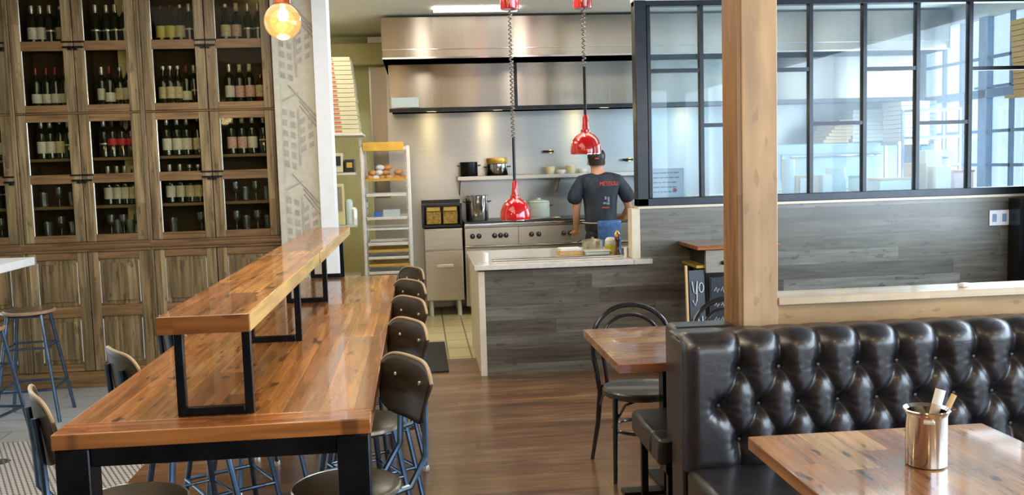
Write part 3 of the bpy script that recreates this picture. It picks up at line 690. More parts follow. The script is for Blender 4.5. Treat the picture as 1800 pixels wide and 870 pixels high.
# ================================================================ BOOTHS
def tufted(x0, x1, y0, yb, z0, z1):
    sp = .163; cre = []; btn = []
    r1, r2, r3 = z0+.40, z0+.255, z0+.115
    k0 = -1
    for k in range(-1, int((x1-x0)/sp)+2):
        a = (x0+.225+sp*k, r1); b = (x0+.305+sp*k, r2); c = (x0+.225+sp*k, r3)
        btn += [a, b, c]
        cre += [(a, (a[0], z1+.2), 0), (a, b, 1), ((a[0]+sp, r1), b, 1), (b, c, 1), (b, (c[0]+sp, r3), 1), (c, (c[0], z0-.1), 0)]
    cre = [q for q in cre if q[0][0] > x0+.09 and q[1][0] > x0+.09]
    btn = [b for b in btn if b[0] > x0+.09]
    nx = int((x1-x0)/.007); zs = []
    L = z1-z0; rt = .07
    prof = []   # (arc z coordinate, y, z, ny, nz)
    n1 = int((L-rt)/.007)
    for j in range(n1+1): prof.append((z0+(L-rt)*j/n1, y0, z0+(L-rt)*j/n1, -1, 0))
    for j in range(1, 13):
        a = PI/2*j/12; prof.append((z1-rt+rt*a, y0+rt-rt*math.cos(a), z1-rt+rt*math.sin(a), -math.cos(a), math.sin(a)))
    for j in range(1, 9):
        yy = y0+rt+(yb-y0-rt)*j/8; prof.append((z1+rt*.57+(yy-y0-rt), yy, z1, 0, 1))
    xsv = np.linspace(x0, x1, nx+1); pz = np.array([p[0] for p in prof])
    X, Z = np.meshgrid(xsv, pz, indexing='ij')
    D = np.full(X.shape, 9.0); 
    for (ax, az), (bx, bz), kind in cre:
        dx, dz = bx-ax, bz-az; l2 = dx*dx+dz*dz
        tt = np.clip(((X-ax)*dx+(Z-az)*dz)/l2, 0, 1)
        d = np.hypot(X-(ax+tt*dx), Z-(az+tt*dz))
        if kind == 1: d = d+.018*np.sin(PI*tt)
        D = np.minimum(D, d)
    B = np.full(X.shape, 9.0); PL = np.zeros(X.shape)
    for bx, bz in btn:
        d = np.hypot(X-bx, Z-bz); ang = np.arctan2(Z-bz, X-bx)
        m = d < B; B = np.where(m, d, B); PL = np.where(m, np.cos(ang*11), PL)
    e = np.minimum(np.minimum(X-x0, x1-X), Z-z0+.01)
    tq = np.clip(D/.088, 0, 1); h = 1-(1-tq)**2.6
    h = h*(1-.5*np.exp(-(B/.03)**2))-.55*np.exp(-(B/.034)**2)
    te = np.clip(e/.06, 0, 1); he = np.sqrt(np.clip(1-(1-te)**2, 0, 1))
    h = h*.044*he + he*.02 + .0014*PL*np.exp(-((B-.045)/.028)**2)
    back = np.clip((pz-z1-.01)/.08, 0, 1); h = h*(1-.75*back)[None, :]
    P = [[(xsv[i], prof[j][1]+prof[j][3]*h[i, j], prof[j][2]+prof[j][4]*(h[i, j]-.045)*(.45 if prof[j][4] > .5 else .8)) for j in range(len(prof))] for i in range(nx+1)]
    return MB().grid(P), btn, (r1, r2, r3)
t = thing('tufted_bench', 'button tufted black leather booth bench facing the camera', 'bench', (1.8, 3.4, 0))
mb, btn, rws = tufted(1.0, 2.95, 3.545, 3.735, .42, .965)
back = mb.build('backrest', 'leather', t, fixn=True, ang=3.1)
MB().box(1.004, 2.95, 3.56, 3.733, .03, .93).build('back_shell', 'leather', t, .01)
bb = MB()
for bx, bz in btn:
    if bz > .5 and bx < 2.9: bb.lathe([(0, .006), (.007, .004), (.010, 0), (0, -.002)], seg=10, m=Matrix.Translation((bx, 3.538, bz)) @ Matrix.Rotation(PI/2, 4, 'X'))
tag(bb.build('upholstery_button', 'leather', back), kind='stuff')
MB().box(1.01, 2.95, 3.02, 3.545, .29, .44).build('seat', 'leather', t, .03)
MB().box(1.04, 2.9, 3.08, 3.55, .0, .288).build('base', 'black', t)
t = thing('booth_bench', 'plain black leather booth bench facing the kitchen, behind the tufted one', 'bench', (1.6, 4.0, 0))
MB().box(1.025, 1.298, 3.745, 3.90, .32, .955).build('backrest', 'leather', t, .02)
MB().box(.965, 2.2, 3.935, 4.32, .355, .47).build('seat', 'leather', t, .025)
MB().box(.965, 1.298, 3.80, 3.934, .355, .47).build('seat_end', 'leather', t, .015)
fr = MB()
for x, y in ((1.0, 3.78), (1.0, 4.25), (2.1, 4.25)): fr.box(x, x+.03, y, y+.03, 0, .355)
fr.box(1.0, 2.13, 4.25, 4.28, .32, .354).box(1.0, 1.03, 3.78, 4.28, .32, .354).box(1.0, 1.03, 3.78, 4.28, .0, .02)
fr.build('steel_frame', 'blacksteel', t)

# booth tables
t = thing('booth_table', 'reclaimed wood table in the right foreground with the steel caddy', 'table', (1.42, 2.4, 0), 'reclaimed wood dining tables')
MB().box(1.02, 1.815, 1.85, 2.86, .713, .755).build('tabletop', 'booth_table_y', t, .003)
MB().box(1.38, 1.46, 2.3, 2.38, .02, .712).build('pedestal', 'blacksteel', t, .003)
MB().box(1.15, 1.69, 2.30, 2.38, 0, .0195).box(1.38, 1.46, 2.07, 2.61, 0, .019).build('pedestal_base', 'blacksteel', t)
t = thing('booth_table', 'reclaimed wood table beyond the booth, in front of the island', 'table', (1.2, 4.5, 0), 'reclaimed wood dining tables')
MB().box(.845, 1.62, 4.00, 4.90, .713, .755).build('tabletop', 'booth_table', t, .003)
MB().box(1.15, 1.23, 4.42, 4.50, .02, .712).build('pedestal', 'blacksteel', t, .003)
MB().box(.95, 1.43, 4.42, 4.50, 0, .0195).box(1.15, 1.23, 4.2, 4.75, 0, .019).build('pedestal_base', 'blacksteel', t)

# bentwood chairs (facing -y)
def bentwood(label):
    t = thing('bentwood_chair', label, 'chair', (0, 0, 0), 'black bentwood chairs')
    MB().lathe([(0, .452), (.18, .450), (.198, .458), (.205, .450), (.205, .425), (.195, .418), (0, .425)], seg=32).build('seat', 'brown2', t)
    for s in (-1, 1):
        MB().tube([(s*.165, -.12, .43), (s*.172, -.14, .25), (s*.185, -.18, .0)], [.016, .0145, .011], 10).build('leg', 'blackwood', t)
        MB().tube([(s*.185, .17, .44), (s*.20, .19, .22), (s*.225, .25, .0)], [.016, .0145, .011], 10).build('leg', 'blackwood', t)
    def loop(w, top, r, n=26, y0=.17, y1=.235):
        pts = [(-w*.86, y0, .40), (-w*.93, y0+.01, .52)]
        for i in range(n+1):
            a = PI*i/n; pts.append((-w*math.cos(a), y0+.02+(y1-y0)*math.sin(a)**.7 if 0 < i < n else y0+.02, .60+(top-.60)*math.sin(a)**.75 if 0 < i < n else .60))
        pts += [(w*.93, y0+.01, .52), (w*.86, y0, .40)]
        return pts
    MB().tube(loop(.222, .855, .0), .0135, 10).build('back_bow', 'blackwood', t)
    MB().tube(loop(.168, .800, .0), .010, 10).build('inner_bow', 'blackwood', t)
    MB().tube([(.15*math.cos(2*PI*k/28), .15*math.sin(2*PI*k/28)+.01, .235) for k in range(28)], .009, 8, closed=True).build('ring_stretcher', 'blackwood', t)
    b = MB()
    for s in (-1, 1):
        b.tube([(s*.155, -.13, .33), (s*.12, -.15, .40), (s*.05, -.16, .425)], .007, 8); b.tube([(s*.19, .16, .33), (s*.19, .08, .40), (s*.18, .0, .425)], .007, 8)
    b.build('seat_brace', 'blackwood', t)
    return t
M['brown2'] = plain('dark_cane_seat', (.045, .040, .034), .35, var=.3, scale=50, coat=.3)
M['blackwood'] = plain('black_lacquered_wood', (.012, .013, .020), .16, var=.3, coat=.8, coatr=.1)
bc = bentwood('black bentwood chair at the left of the table before the island'); bc.location = (1.13, 4.79, 0)
dup(bc, (1.72, 4.86, 0), R(3), 'black bentwood chair half hidden behind the wooden post')

# caddy with napkin rolls
CX, CY = 1.418, 2.50
t = thing('cutlery_caddy', 'polished steel pot holding napkin rolls on the foreground table', 'pot', (CX, CY, .755))
MB().lathe([(0, .756), (.052, .756), (.056, .760), (.056, .902), (.062, .915), (.0645, .918), (.062, .921), (.054, .912), (.0535, .764), (0, .762)], (CX, CY, 0), 40).build('pot_body', 'shiny', t)
MB().cbox((CX-.022, CY-.0535, .893), (.03, .006, .010), rz=-.4).build('handle_tab', 'alu', t, .002)
def roll(name, label, ang, az, base, ln, w, th, mat, tipmat):
    m = Matrix.Translation((CX+base[0], CY+base[1], .765)) @ Matrix.Rotation(az, 4, 'Z') @ Matrix.Rotation(ang, 4, 'Y')
    mb = MB(); prof = [(w*.5*math.cos(a*PI/8), th*.5*math.sin(a*PI/8)) for a in range(16)]
    rings = []
    mb.prism(prof, lambda u, v, s: m @ Vector((u, v, s)), ln)
    o = mb.build(name, mat, loc=(CX+base[0], CY+base[1], .765)); tag(o, label, 'napkin', 'rolled napkins in the caddy')
    MB().prism([(u*1.03, v*1.06) for u, v in prof], lambda u, v, s: m @ Vector((u, v, ln-.045+s)), .0455).build('folded_tip', tipmat, o)
    return o
roll('napkin_roll', 'thick white napkin roll leaning right in the steel caddy', .33, .25, (-.018, -.004), .215, .030, .024, 'napk', 'paper')
roll('napkin_roll', 'slim white napkin roll behind the thick one in the caddy', .42, .5, (-.004, .020), .195, .020, .015, 'paper', 'paper')
t = thing('table_knife', 'wooden handled knife leaning right in the steel caddy', 'knife', (CX, CY, .765))
k = Matrix.Translation((CX-.010, CY+.004, .765)) @ Matrix.Rotation(.15, 4, 'Z') @ Matrix.Rotation(.52, 4, 'Y')
MB().prism([(.009*math.cos(a*PI/6), .006*math.sin(a*PI/6)) for a in range(12)], lambda u, v, s: k @ Vector((u, v, .135+s)), .078).build('knife_handle', 'kraft', t)
MB().prism([(-.009, -.001), (.009, -.001), (.009, .001), (-.009, .001)], lambda u, v, s: k @ Vector((u, v, .01+s)), .124).build('blade', 'shiny', t)

# ================================================================ ISLAND COUNTER
struct(MB().box(.432, .48, 7.22, 8.45, 0, .82).build('trim_9', 'cream', loc=(0, 0, 0)))
ct = MB().box(.40, 1.65, 7.17, 8.42, .835, .875).box(1.651, 1.80, 7.17, 7.235, .835, .875)
tag(ct.build('island_counter', 'counter', bevel=.004), 'pale stone island counter over dark weathered planks', 'counter')
struct(MB().box(.48, 1.68, 7.37, 8.40, 0, .834).build('wall_island_core', 'steel', loc=(0, 0, 0)))
def board(label, x0, x1, y0, y1, z, mat='kraft', h=.02, name='cutting_board', cat='board', grp=None):
    o = MB().box(x0, x1, y0, y1, z, z+h).build(name, mat, bevel=.004); return tag(o, label, cat, grp)
CT = .876
board('dark narrow inlaid rail along the front of the island counter', .56, 1.60, 7.42, 7.47, CT, 'steel', .012, 'counter_rail', 'rail')
t = thing('bread_tray', 'pale wooden tray on the island counter nearest the cook', 'tray', (1.23, 7.75, CT))
MB().box(1.14, 1.34, 7.68, 7.86, CT, CT+.03).build('tray_base', 'kraft', t, .003)
MB().box(1.15, 1.33, 7.69, 7.85, CT+.031, CT+.055).build('paper_stack', 'paper', t, .006)
t = thing('steel_pan', 'shallow steel pan with a rim on the island counter', 'pan', (1.45, 7.75, CT))
MB().box(1.35, 1.55, 7.62, 7.74, CT, CT+.028).build('pan_body', 'frost', t, .006)
MB().box(1.34, 1.56, 7.61, 7.75, CT+.029, CT+.036).build('pan_rim', 'alu', t, .003)
t = thing('sauce_pot', 'small steel container with a lid behind the pan on the counter', 'pot', (1.47, 7.95, CT))
MB().lathe([(0, 0), (.085, 0), (.09, .01), (.09, .09), (.095, .095), (.06, .105), (.012, .11), (.012, .125), (0, .125)], (1.47, 7.95, CT), 24).build('pot_body', 'steel', t)
MB().tube([(1.37, 7.95, CT+.07), (1.34, 7.95, CT+.085), (1.37, 7.95, CT+.10)], .006, 8).build('pot_handle', 'black', t)
t = thing('squeeze_jug', 'yellow and white plastic jug on the counter beside the cream jamb', 'jug', (1.585, 7.75, CT))
MB().lathe([(0, 0), (.048, 0), (.052, .01), (.050, .07), (.046, .075), (0, .075)], (1.585, 7.75, CT), 20).build('jug_lower', 'lemon', t)
MB().lathe([(.045, .076), (.046, .11), (.03, .13), (0, .13)], (1.585, 7.75, CT), 20).build('jug_cap', 'paper', t)
t = thing('pepper_mill', 'tall dark brass topped pepper mill on the counter by the jamb', 'mill', (1.60, 7.55, CT))
MB().lathe([(0, 0), (.027, 0), (.027, .02), (.018, .05), (.017, .10), (.024, .13), (.018, .15), (0, .152)], (1.602, 7.55, CT), 16).build('mill_body', 'brownglass', t)
MB().lathe([(0, .153), (.022, .153), (.026, .175), (.012, .195), (.006, .20), (.008, .21), (0, .212)], (1.602, 7.55, CT), 16).build('mill_top', 'brass', t)
tag(MB().lathe([(0, 0), (.012, 0), (.013, .07), (.008, .085), (0, .085)], (1.62, 7.33, CT), 12).build('salt_tube', 'paper'), 'slim white tube standing at the right of the counter front', 'container')
tag(MB().lathe([(0, 0), (.022, 0), (.024, .075), (.022, .075), (.020, .006), (0, .006)], (.505, 7.40, CT), 16).build('white_cup', 'paper'), 'small white cup at the left end of the island counter', 'cup')

# heat lamps
def heat_lamp(x, zb, ztop, zcoil, label):
    t = thing('heat_lamp', label, 'lamp', (x, 7.7, 3.13), 'red heat lamps over the island')
    t.location.z = zb
    MB().lathe([(0, 2.89), (.072, 2.89), (.076, 2.90), (.076, 3.128), (0, 3.128)], (x, 7.7, 0), 28).build('canopy', 'red', t)
    pr = [(.120, 0), (.126, .0), (.128, .02), (.124, .07), (.108, .115), (.080, .15), (.048, .168), (.040, .175), (.040, .195), (.030, .20), (.026, .24), (.022, .30), (.014, .32), (0, .32)]
    MB().lathe([(.112, .012)]+[(r, z) for r, z in pr], (x, 7.7, zb), 36).build('shade', 'red', t)
    MB().lathe([(.0, .05), (.03, .05), (.045, .07), (.03, .10), (.02, .13), (0, .13)], (x, 7.7, zb), 16).build('heat_bulb', 'inkred', t)
    MB().lathe([(.106, .001), (.1195, .001), (.1195, .012), (.106, .012), (.106, .001)], (x, 7.7, zb-.006), 36).build('shade_rim', 'shiny', t)
    MB().tube([(x, 7.7, zb+.31), (x, 7.7, zcoil)], .0125, 10).build('cord_sleeve', 'blacksteel', t)
    n = int((2.885-zcoil)/.034)*10
    pts = [(x+.013*math.cos(k*2*PI/10), 7.7+.013*math.sin(k*2*PI/10), zcoil+(2.885-zcoil)*k/n) for k in range(n+1)]
    MB().tube(pts, .006, 6).build('coiled_cord', 'alu' if False else 'cordgrey', t)
M['cordgrey'] = plain('twisted_cord', (.22, .20, .18), .35, .4, var=.5, scale=60)
heat_lamp(.785, 1.19, 0, 1.86, 'red dome heat lamp hanging low over the left of the island')
heat_lamp(1.385, 1.712, 0, 2.42, 'red dome heat lamp hanging higher, in front of the cook')

# globe lamps
def globe(x, y, z, label):
    t = thing('globe_pendant', label, 'lamp', (x, y, z), 'amber globe pendants')
    MB().lathe([(.035*0, -.098)]+[(.098*math.cos(a), .098*math.sin(a)) for a in np.linspace(-PI/2+.1, PI/2-.36, 22)], (x, y, z), 36).build('globe', 'globe', t)
    MB().lathe([(0, .088), (.042, .088), (.046, .094), (.044, .115), (.03, .125), (.010, .135), (.010, .17), (0, .17)], (x, y, z), 24).build('cap', 'copper', t)
    MB().tube([(x, y, z+.16), (x, y, 3.19)], .006, 8).build('rod', 'blacksteel', t)
    MB().lathe([(0, -.02), (.022, -.012), (.032, .01), (.024, .035), (.012, .055), (.012, .085), (0, .085)], (x+.004, y, z+.018), 18).build('bulb', 'bulb', t)
    return t
M['copper'] = plain('copper_cap', (.42, .12, .06), .3, .8)
g0 = globe(-.692, 5.2, 2.44, 'glowing amber globe pendant at the top left, before the mural')
point('globe_light', (-.692, 5.2, 2.30), 5, (1, .72, .38), .09)
for i, (x, y) in enumerate(((-.35, 3.5), (1.0, 1.7), (2.9, 1.7), (-2.3, 3.4), (.6, -.6), (2.6, -.4))):
    point('globe_light', (x, y, 2.30), 22, (1, .70, .36), .09)
    dup(g0, (x, y, 2.44), 0, 'amber globe pendant above the photo frame, '+['over the long table', 'over the booths', 'over the foreground booth', 'over the bar stools', 'behind the camera, left', 'behind the camera, right'][i])

# ================================================================ SERVICE CART AND CHALKBOARD BY THE WALL
t = thing('service_cart', 'dark service stand with a grey drawer against the plank wall', 'stand', (2.4, 7.0, 0))
MB().box(2.03, 2.66, 6.74, 7.24, .97, 1.00).build('top_board', 'table_x', t, .003)
MB().box(2.115, 2.62, 6.80, 7.22, .80, .968).build('drawer_box', 'dark', t)

M['greywood'] = plain('grey_drawer_front', (.30, .28, .24), .5, var=.15, stretch=(1, 1, 12))
dr = MB().box(2.10, 2.62, 6.765, 6.795, .795, .965).build('drawer', 'greywood', t, .003)
MB().lathe([(0, 0), (.012, 0), (.016, .012), (0, .018)], m=Matrix.Translation((2.23, 6.764, .87)) @ Matrix.Rotation(PI/2, 4, 'X'), seg=14).build('knob', 'blacksteel', dr)
f = MB()
for x in (2.10, 2.59):
    for y in (6.77, 7.19): f.box(x, x+.03, y, y+.03, 0, .795)
f.box(2.13, 2.59, 6.77, 6.80, .765, .794).box(2.13, 2.59, 6.77, 6.80, .28, .31).build('steel_frame', 'blacksteel', t, .002)
MB().box(2.131, 2.589, 6.81, 7.19, .30, .32).build('lower_shelf', 'gold', t)
MB().box(2.04, 2.114, 6.80, 7.2, .83, .85).build('side_shelf', 'gold', t)
# chalkboard leaning on the stand's left side
t = thing('chalkboard', 'small chalkboard with white script leaning left of the service stand', 'sign', (2.0, 6.8, 0))
def cb(u, v, w): return (1.985+u, 6.70-.02+.09*v+.25*u+w, v)
MB().prism([(0, .02), (.0, .82), (.125, .82), (.125, .02)], lambda u, v, w: cb(u-.02, v, w), .012).build('slate', 'slate', t)
MB().prism([(0, 0), (0, .86), (.016, .86), (.016, 0)], lambda u, v, w: cb(u-.05, v, w-.01), .025).build('wooden_side', 'brownframe' if 'brownframe' in M else 'kraft', t)
def script(strokes, par):
    m = MB()
    for st in strokes:
        m.tube([cb(u, v, -.006) for u, v in st], .0045, 6)
    m.build('chalk_writing', 'chalk', par)
ring = lambda cx, cz, rx, rz: [(cx+rx*math.cos(a*PI/8), cz+rz*math.sin(a*PI/8)) for a in range(17)]
script([[(.0, .74), (.012, .66), (.03, .645), (.042, .74)], [(.042, .74), (.036, .60), (.02, .56), (.0, .60)], ring(.075, .69, .018, .035), ring(.022, .45, .022, .035),
        [(.045, .42), (.0, .36), (.045, .355)], [(.075, .48), (.08, .40), (.075, .35)], [(.0, .28), (.045, .28), (.022, .20)], ring(.075, .25, .016, .035)], t)
t = thing('chalkboard', 'chalkboard panel with white script under the grey drawer', 'sign', (2.5, 6.76, .31))
MB().box(2.135, 2.585, 6.752, 6.764, .33, .76).build('slate', 'slate', t)
m = MB()
for i in range(8):
    x = 2.16+.05*i
    for z, s in ((.66, .03), (.55, .022), (.44, .026)):
        m.tube([(x, 6.751, z), (x+.012, 6.751, z+s), (x+.022, 6.751, z-.4*s), (x+.036, 6.751, z+.6*s)], .003, 5)
m.build('chalk_writing', 'chalk', t)
# outlet
t = thing('wall_outlet', 'white double socket plate on the grey plank wall', 'socket', (4.715, 7.24, 1.09))
MB().box(4.63, 4.80, 7.240, 7.249, 1.03, 1.155).build('plate', 'white', t, .003)
MB().box(4.655, 4.69, 7.237, 7.2395, 1.06, 1.125).box(4.74, 4.775, 7.237, 7.2395, 1.06, 1.125).build('socket_face', 'muntin', t)
tag(MB().cbox((2.33, 3.82, 1.071), (.05, .03, .016), rz=.5).build('crumpled_paper', 'paper', bevel=.004), 'tiny crumpled white paper on the half wall ledge', 'paper')
tag(MB().box(-.28, .185, 7.42, 8.68, .001, .014).build('floor_mat', 'mat', bevel=.004), 'black rubber mat on the floor of the kitchen entrance', 'mat')

# ================================================================ KITCHEN
t = thing('extractor_hood', 'large stainless extractor hood across the kitchen', 'hood', (2.5, 10.2, 2.21))
MB().box(-.31, 5.55, 9.40, 10.94, 2.70, 3.105).build('upper_canopy', 'steelv', t, .003)
MB().box(-.27, 5.50, 9.90, 10.93, 2.25, 2.699).build('lower_canopy', 'steelv', t, .003)
MB().box(-.31, 5.55, 9.385, 9.40, 2.70, 2.715).box(-.31, 5.55, 9.39, 9.40, 2.79, 2.795).build('canopy_lip', 'shiny', t)
for xx in (1.03, 3.7): MB().box(xx, xx+.035, 9.888, 9.899, 2.25, 2.698).build('panel_seam', 'blacksteel', t)
MB().box(-.275, 5.505, 9.87, 9.899, 2.21, 2.249).build('drip_rail', 'blacksteel', t)
for x in (.16, .86, 2.0, 3.4):
    MB().box(x-.09, x+.09, 9.95, 10.05, 2.225, 2.249).build('hood_lamp', 'warmled', t)
    point('hood_light', (x, 9.98, 2.17), 1.8, (1, .75, .35), .06)
tag(MB().box(-.25, .03, 9.875, 9.898, 2.26, 2.36).build('sign_card', 'frost'), 'pale card leaning at the lower left of the hood', 'card')
t = thing('ceiling_light', 'white strip light on the kitchen ceiling above the hood', 'lamp', (.5, 9.0, 3.12))
MB().box(.2, 1.0, 8.95, 9.15, 3.105, 3.129).build('light_panel', 'lampwhite', t)
# side steel panels on the left back wall
tag(MB().box(-.50, -.33, 10.915, 10.945, 1.3, 2.78).build('splashback', 'steelv'), 'narrow steel splash panel left of the hood', 'panel')
tag(MB().box(-.98, -.34, 10.70, 10.93, 2.79, 3.03).build('duct_box', 'olive2' if 'olive2' in M else 'olive', bevel=.01), 'olive painted duct box high on the back wall', 'duct')
# pizza boxes in tall stack
t = thing('wall_shelf', 'high shelf carrying the tall stack of cream pizza boxes', 'shelf', (-.75, 9.6, 1.98))
MB().box(-1.25, -.53, 9.32, 9.9, 1.965, 1.99).build('shelf_board', 'alu', t, .003)
MB().box(-1.24, -1.2, 9.34, 9.88, 0, 1.964).box(-.60, -.57, 9.84, 9.87, 0, 1.964).build('upright', 'alu', t)
bp = thing('pizza_box', 'x', 'box', (0, 0, 0))
MB().box(-.23, .23, -.23, .23, 0, .040).build('box_body', 'pizza', bp, .003)
MB().box(.0, .065, -.2345, -.2305, .012, .030).build('red_print', 'pred', bp)
for i in range(17):
    z = 1.9915+.0435*i; x = -.792-.0035*i-(.004 if i > 12 else 0); y = 9.6
    lb = 'cream pizza box, '+('bottom' if i == 0 else 'top' if i == 16 else ORD[i]+' from the bottom')+' of the tall left stack'
    if i == 0: bp.location = (x, y, z); bp['label'] = lb; bp['group'] = 'pizza boxes in the left stack'
    else: dup(bp, (x+random.uniform(-.004, .004), y, z), 0, lb)
t = thing('utility_shelf', 'lower steel shelf unit left of the baking rack', 'shelf', (-.9, 9.6, 0))
for z in (1.585, 1.07, .55): MB().box(-1.22, -.62, 9.36, 9.83, z, z+.02).build('shelf_board', 'alu', t)
def radio(nm, lb, x0, x1, z0, z1, m1, m2):
    t = thing(nm, lb, 'appliance', ((x0+x1)/2, 9.5, z0))
    MB().box(x0, x1, 9.38, 9.6, z0, z1).build('casing', m1, t, .006)
    MB().box(x0+.02, x1-.02, 9.372, 9.379, z0+(z1-z0)*.35, z1-.03).build('display', m2, t)
radio('small_radio', 'pale boxy appliance on the shelf under the pizza boxes', -.90, -.735, 1.611, 1.80, 'pizza', 'mat')
radio('speaker_box', 'small black appliance beside the pale one', -.72, -.625, 1.611, 1.735, 'black', 'gold')
radio('grey_locker', 'tall olive cabinet door under the shelf left of the rack', -.95, -.74, 1.091, 1.50, 'olive', 'steel')
for i, (x, h, mt, lb) in enumerate(((-.70, .25, 'frost', 'tall frosted jar on the lower utility shelf'), (-.655, .17, 'alu', 'short metal tin on the lower utility shelf'), (-.86, .30, 'kraft', 'brown carton at the bottom of the utility shelf'))):
    tag(MB().lathe([(0, 0), (.035, 0), (.038, .01), (.038, h-.03), (.03, h-.01), (.02, h), (0, h)], (x, 9.5, 1.091 if i < 2 else .571), 16).build('storage_jar', mt), lb, 'jar')
# baking rack
t = thing('baking_rack', 'tall aluminium sheet pan rack in the kitchen entrance', 'rack', (-.325, 9.75, 0))
X0, X1, Y0, Y1 = -.572, -.085, 9.50, 10.05
for x in (X0, X1-.03):
    for y in (Y0, Y1-.03): MB().box(x, x+.03, y, y+.03, .06, 1.86).build('upright', 'alu', t, .003)
f = MB()
for z in (.10, 1.02, 1.83): f.box(X0+.0301, X1-.0301, Y0+.001, Y0+.02, z, z+.02).box(X0+.0301, X1-.0301, Y1-.02, Y1, z, z+.02)
f.build('crossbar', 'alu', t)
for x in (X0+.031, X1-.043):
    f = MB().box(x+.004, x+.008, Y0+.03, Y0+.05, .15, 1.78)
    for k in range(22):
        z = .16+k*.076; f.box(x, x+.012, Y0+.021, Y1-.021, z, z+.006)
    f.build('tray_rail', 'alu', t)
for x in (X0+.015, X1-.015):
    for y in (Y0+.015, Y1-.015): MB().lathe([(0, -.012), (.028, -.012), (.03, 0), (.028, .012), (0, .012)], m=Matrix.Translation((x, y, .031)) @ Matrix.Rotation(PI/2, 4, 'Y'), seg=14).build('caster', 'black', t)
def tray(z, lb, mat='alu', h=.022):
    t = thing('sheet_pan', lb, 'tray', ((X0+X1)/2, (Y0+Y1)/2, z), 'sheet pans in the rack')
    x0, x1, y0, y1 = X0+.044, X1-.044, Y0-.012, Y1-.05
    b = MB().box(x0, x1, y0, y1, z, z+.003).box(x0, x1, y0, y0+.004, z+.003, z+h).box(x0, x1, y1-.004, y1, z+.003, z+h).box(x0, x0+.004, y0+.004, y1-.004, z+.003, z+h).box(x1-.004, x1, y0+.004, y1-.004, z+.003, z+h)
    b.build('pan_body', mat, t); MB().tube([(x0, y0, z+h), (x1, y0, z+h), (x1, y1, z+h), (x0, y1, z+h)], .004, 6, closed=True).build('pan_rim', mat, t); return t
tz = [(1.505, 'sheet pan holding bread rolls in the rack', 'gold'), (1.353, 'empty pale sheet pan below the bread', 'alu'), (1.12, 'sheet pan holding blue and grey boxes', 'alu'),
      (.86, 'upper of the lower sheet pans in the rack', 'alu'), (.79, 'golden sheet pan in the lower rack', 'gold'), (.72, 'sheet pan third from the boxes in the lower rack', 'alu'), (.645, 'golden sheet pan lowest in view', 'gold'), (.57, 'sheet pan hidden low in the rack', 'alu')]
for z, lb, mt in tz: tray(z+.007, lb, mt)
t = thing('serving_tray', 'golden oblong tray lying on top of the baking rack', 'tray', (-.33, 9.7, 1.87))
MB().box(-.545, -.14, 9.498, 9.95, 1.862, 1.875).build('tray_base', 'gold', t, .003)
MB().box(-.545, -.14, 9.478, 9.497, 1.81, 1.90).build('tray_side', 'gold', t, .004)
rr = random.Random(5)
def blob(name, mat, c, r, lb, cat, grp, sq=.7):
    bm = bmesh.new(); bmesh.ops.create_icosphere(bm, subdivisions=3, radius=r)
    for v in bm.verts:
        n = 1+.08*math.sin(v.co.x*60+c[0]*9)+.06*math.sin(v.co.y*70+c[2]*31)
        v.co = Vector((v.co.x*n*1.15, v.co.y*n, v.co.z*sq*n))+Vector(c)
    m = MB(); m.bm.free(); m.bm = bm
    return tag(m.build(name, mat), lb, cat, grp)
k = 0
pos = [(-.49, 0), (-.43, 0), (-.36, 0), (-.29, 0), (-.22, 0), (-.17, 0), (-.46, 1), (-.39, 1), (-.33, 1), (-.20, 1), (-.38, 2), (-.31, 2), (-.40, 1.1), (-.24, 1)]
for i, (x, l) in enumerate(pos[:12]):
    blob('bread_roll', ['bread', 'bread', 'paper'][(i*2) % 3 if i % 4 else 0], (x, 9.57+.02*(i % 3), 1.546+.050*l), .040, ORD[i]+' bread roll, counting left to right then upward, in the rack', 'bread', 'bread rolls on the upper sheet pan')
board('blue packet on the sheet pan in the rack', -.46, -.39, 9.56, 9.66, 1.131, 'blue', .07, 'packet', 'box')
board('grey carton beside the blue packet in the rack', -.37, -.20, 9.58, 9.68, 1.131, 'frost', .09, 'carton', 'box')
# under counter fridge / cabinet
t = thing('undercounter_fridge', 'stainless low cabinet fridge left of the range', 'fridge', (.25, 10.4, 0))
MB().box(.035, .455, 10.22, 10.85, .175, .965).build('body', 'steel', t, .004)
d = MB().box(.04, .45, 10.195, 10.218, .185, .72).build('door', 'steel', t, .004)
MB().box(.16, .34, 10.17, 10.194, .545, .575).build('handle', 'alu', d, .004)
MB().box(.04, .45, 10.195, 10.218, .735, .955).build('drawer', 'steel', t, .004)
for x in (.09, .40):
    MB().lathe([(0, 0), (.025, 0), (.025, .17), (0, .17)], (x, 10.28, 0), 12).build('leg', 'alu', t)
    MB().lathe([(0, 0), (.025, 0), (.025, .17), (0, .17)], (x, 10.75, 0), 12).build('leg', 'alu', t)
t = thing('fryer', 'double fryer with hanging baskets on the low cabinet', 'fryer', (.24, 10.45, .967))
MB().box(.02, .46, 10.36, 10.80, .967, 1.00).box(.02, .045, 10.30, 10.8, 1.0, 1.21).box(.435, .46, 10.30, 10.8, 1.0, 1.21).box(.02, .46, 10.75, 10.8, 1.0, 1.26).box(.02, .46, 10.28, 10.36, 1.205, 1.235).build('housing', 'black', t, .004)
for x in (.065, .25): 
    bk = MB().box(x, x+.165, 10.34, 10.62, 1.005, 1.15).build('fry_basket', 'wicker', t, .008)
    MB().box(x+.01, x+.155, 10.325, 10.34, 1.155, 1.195).build('basket_hook', 'gold', bk)
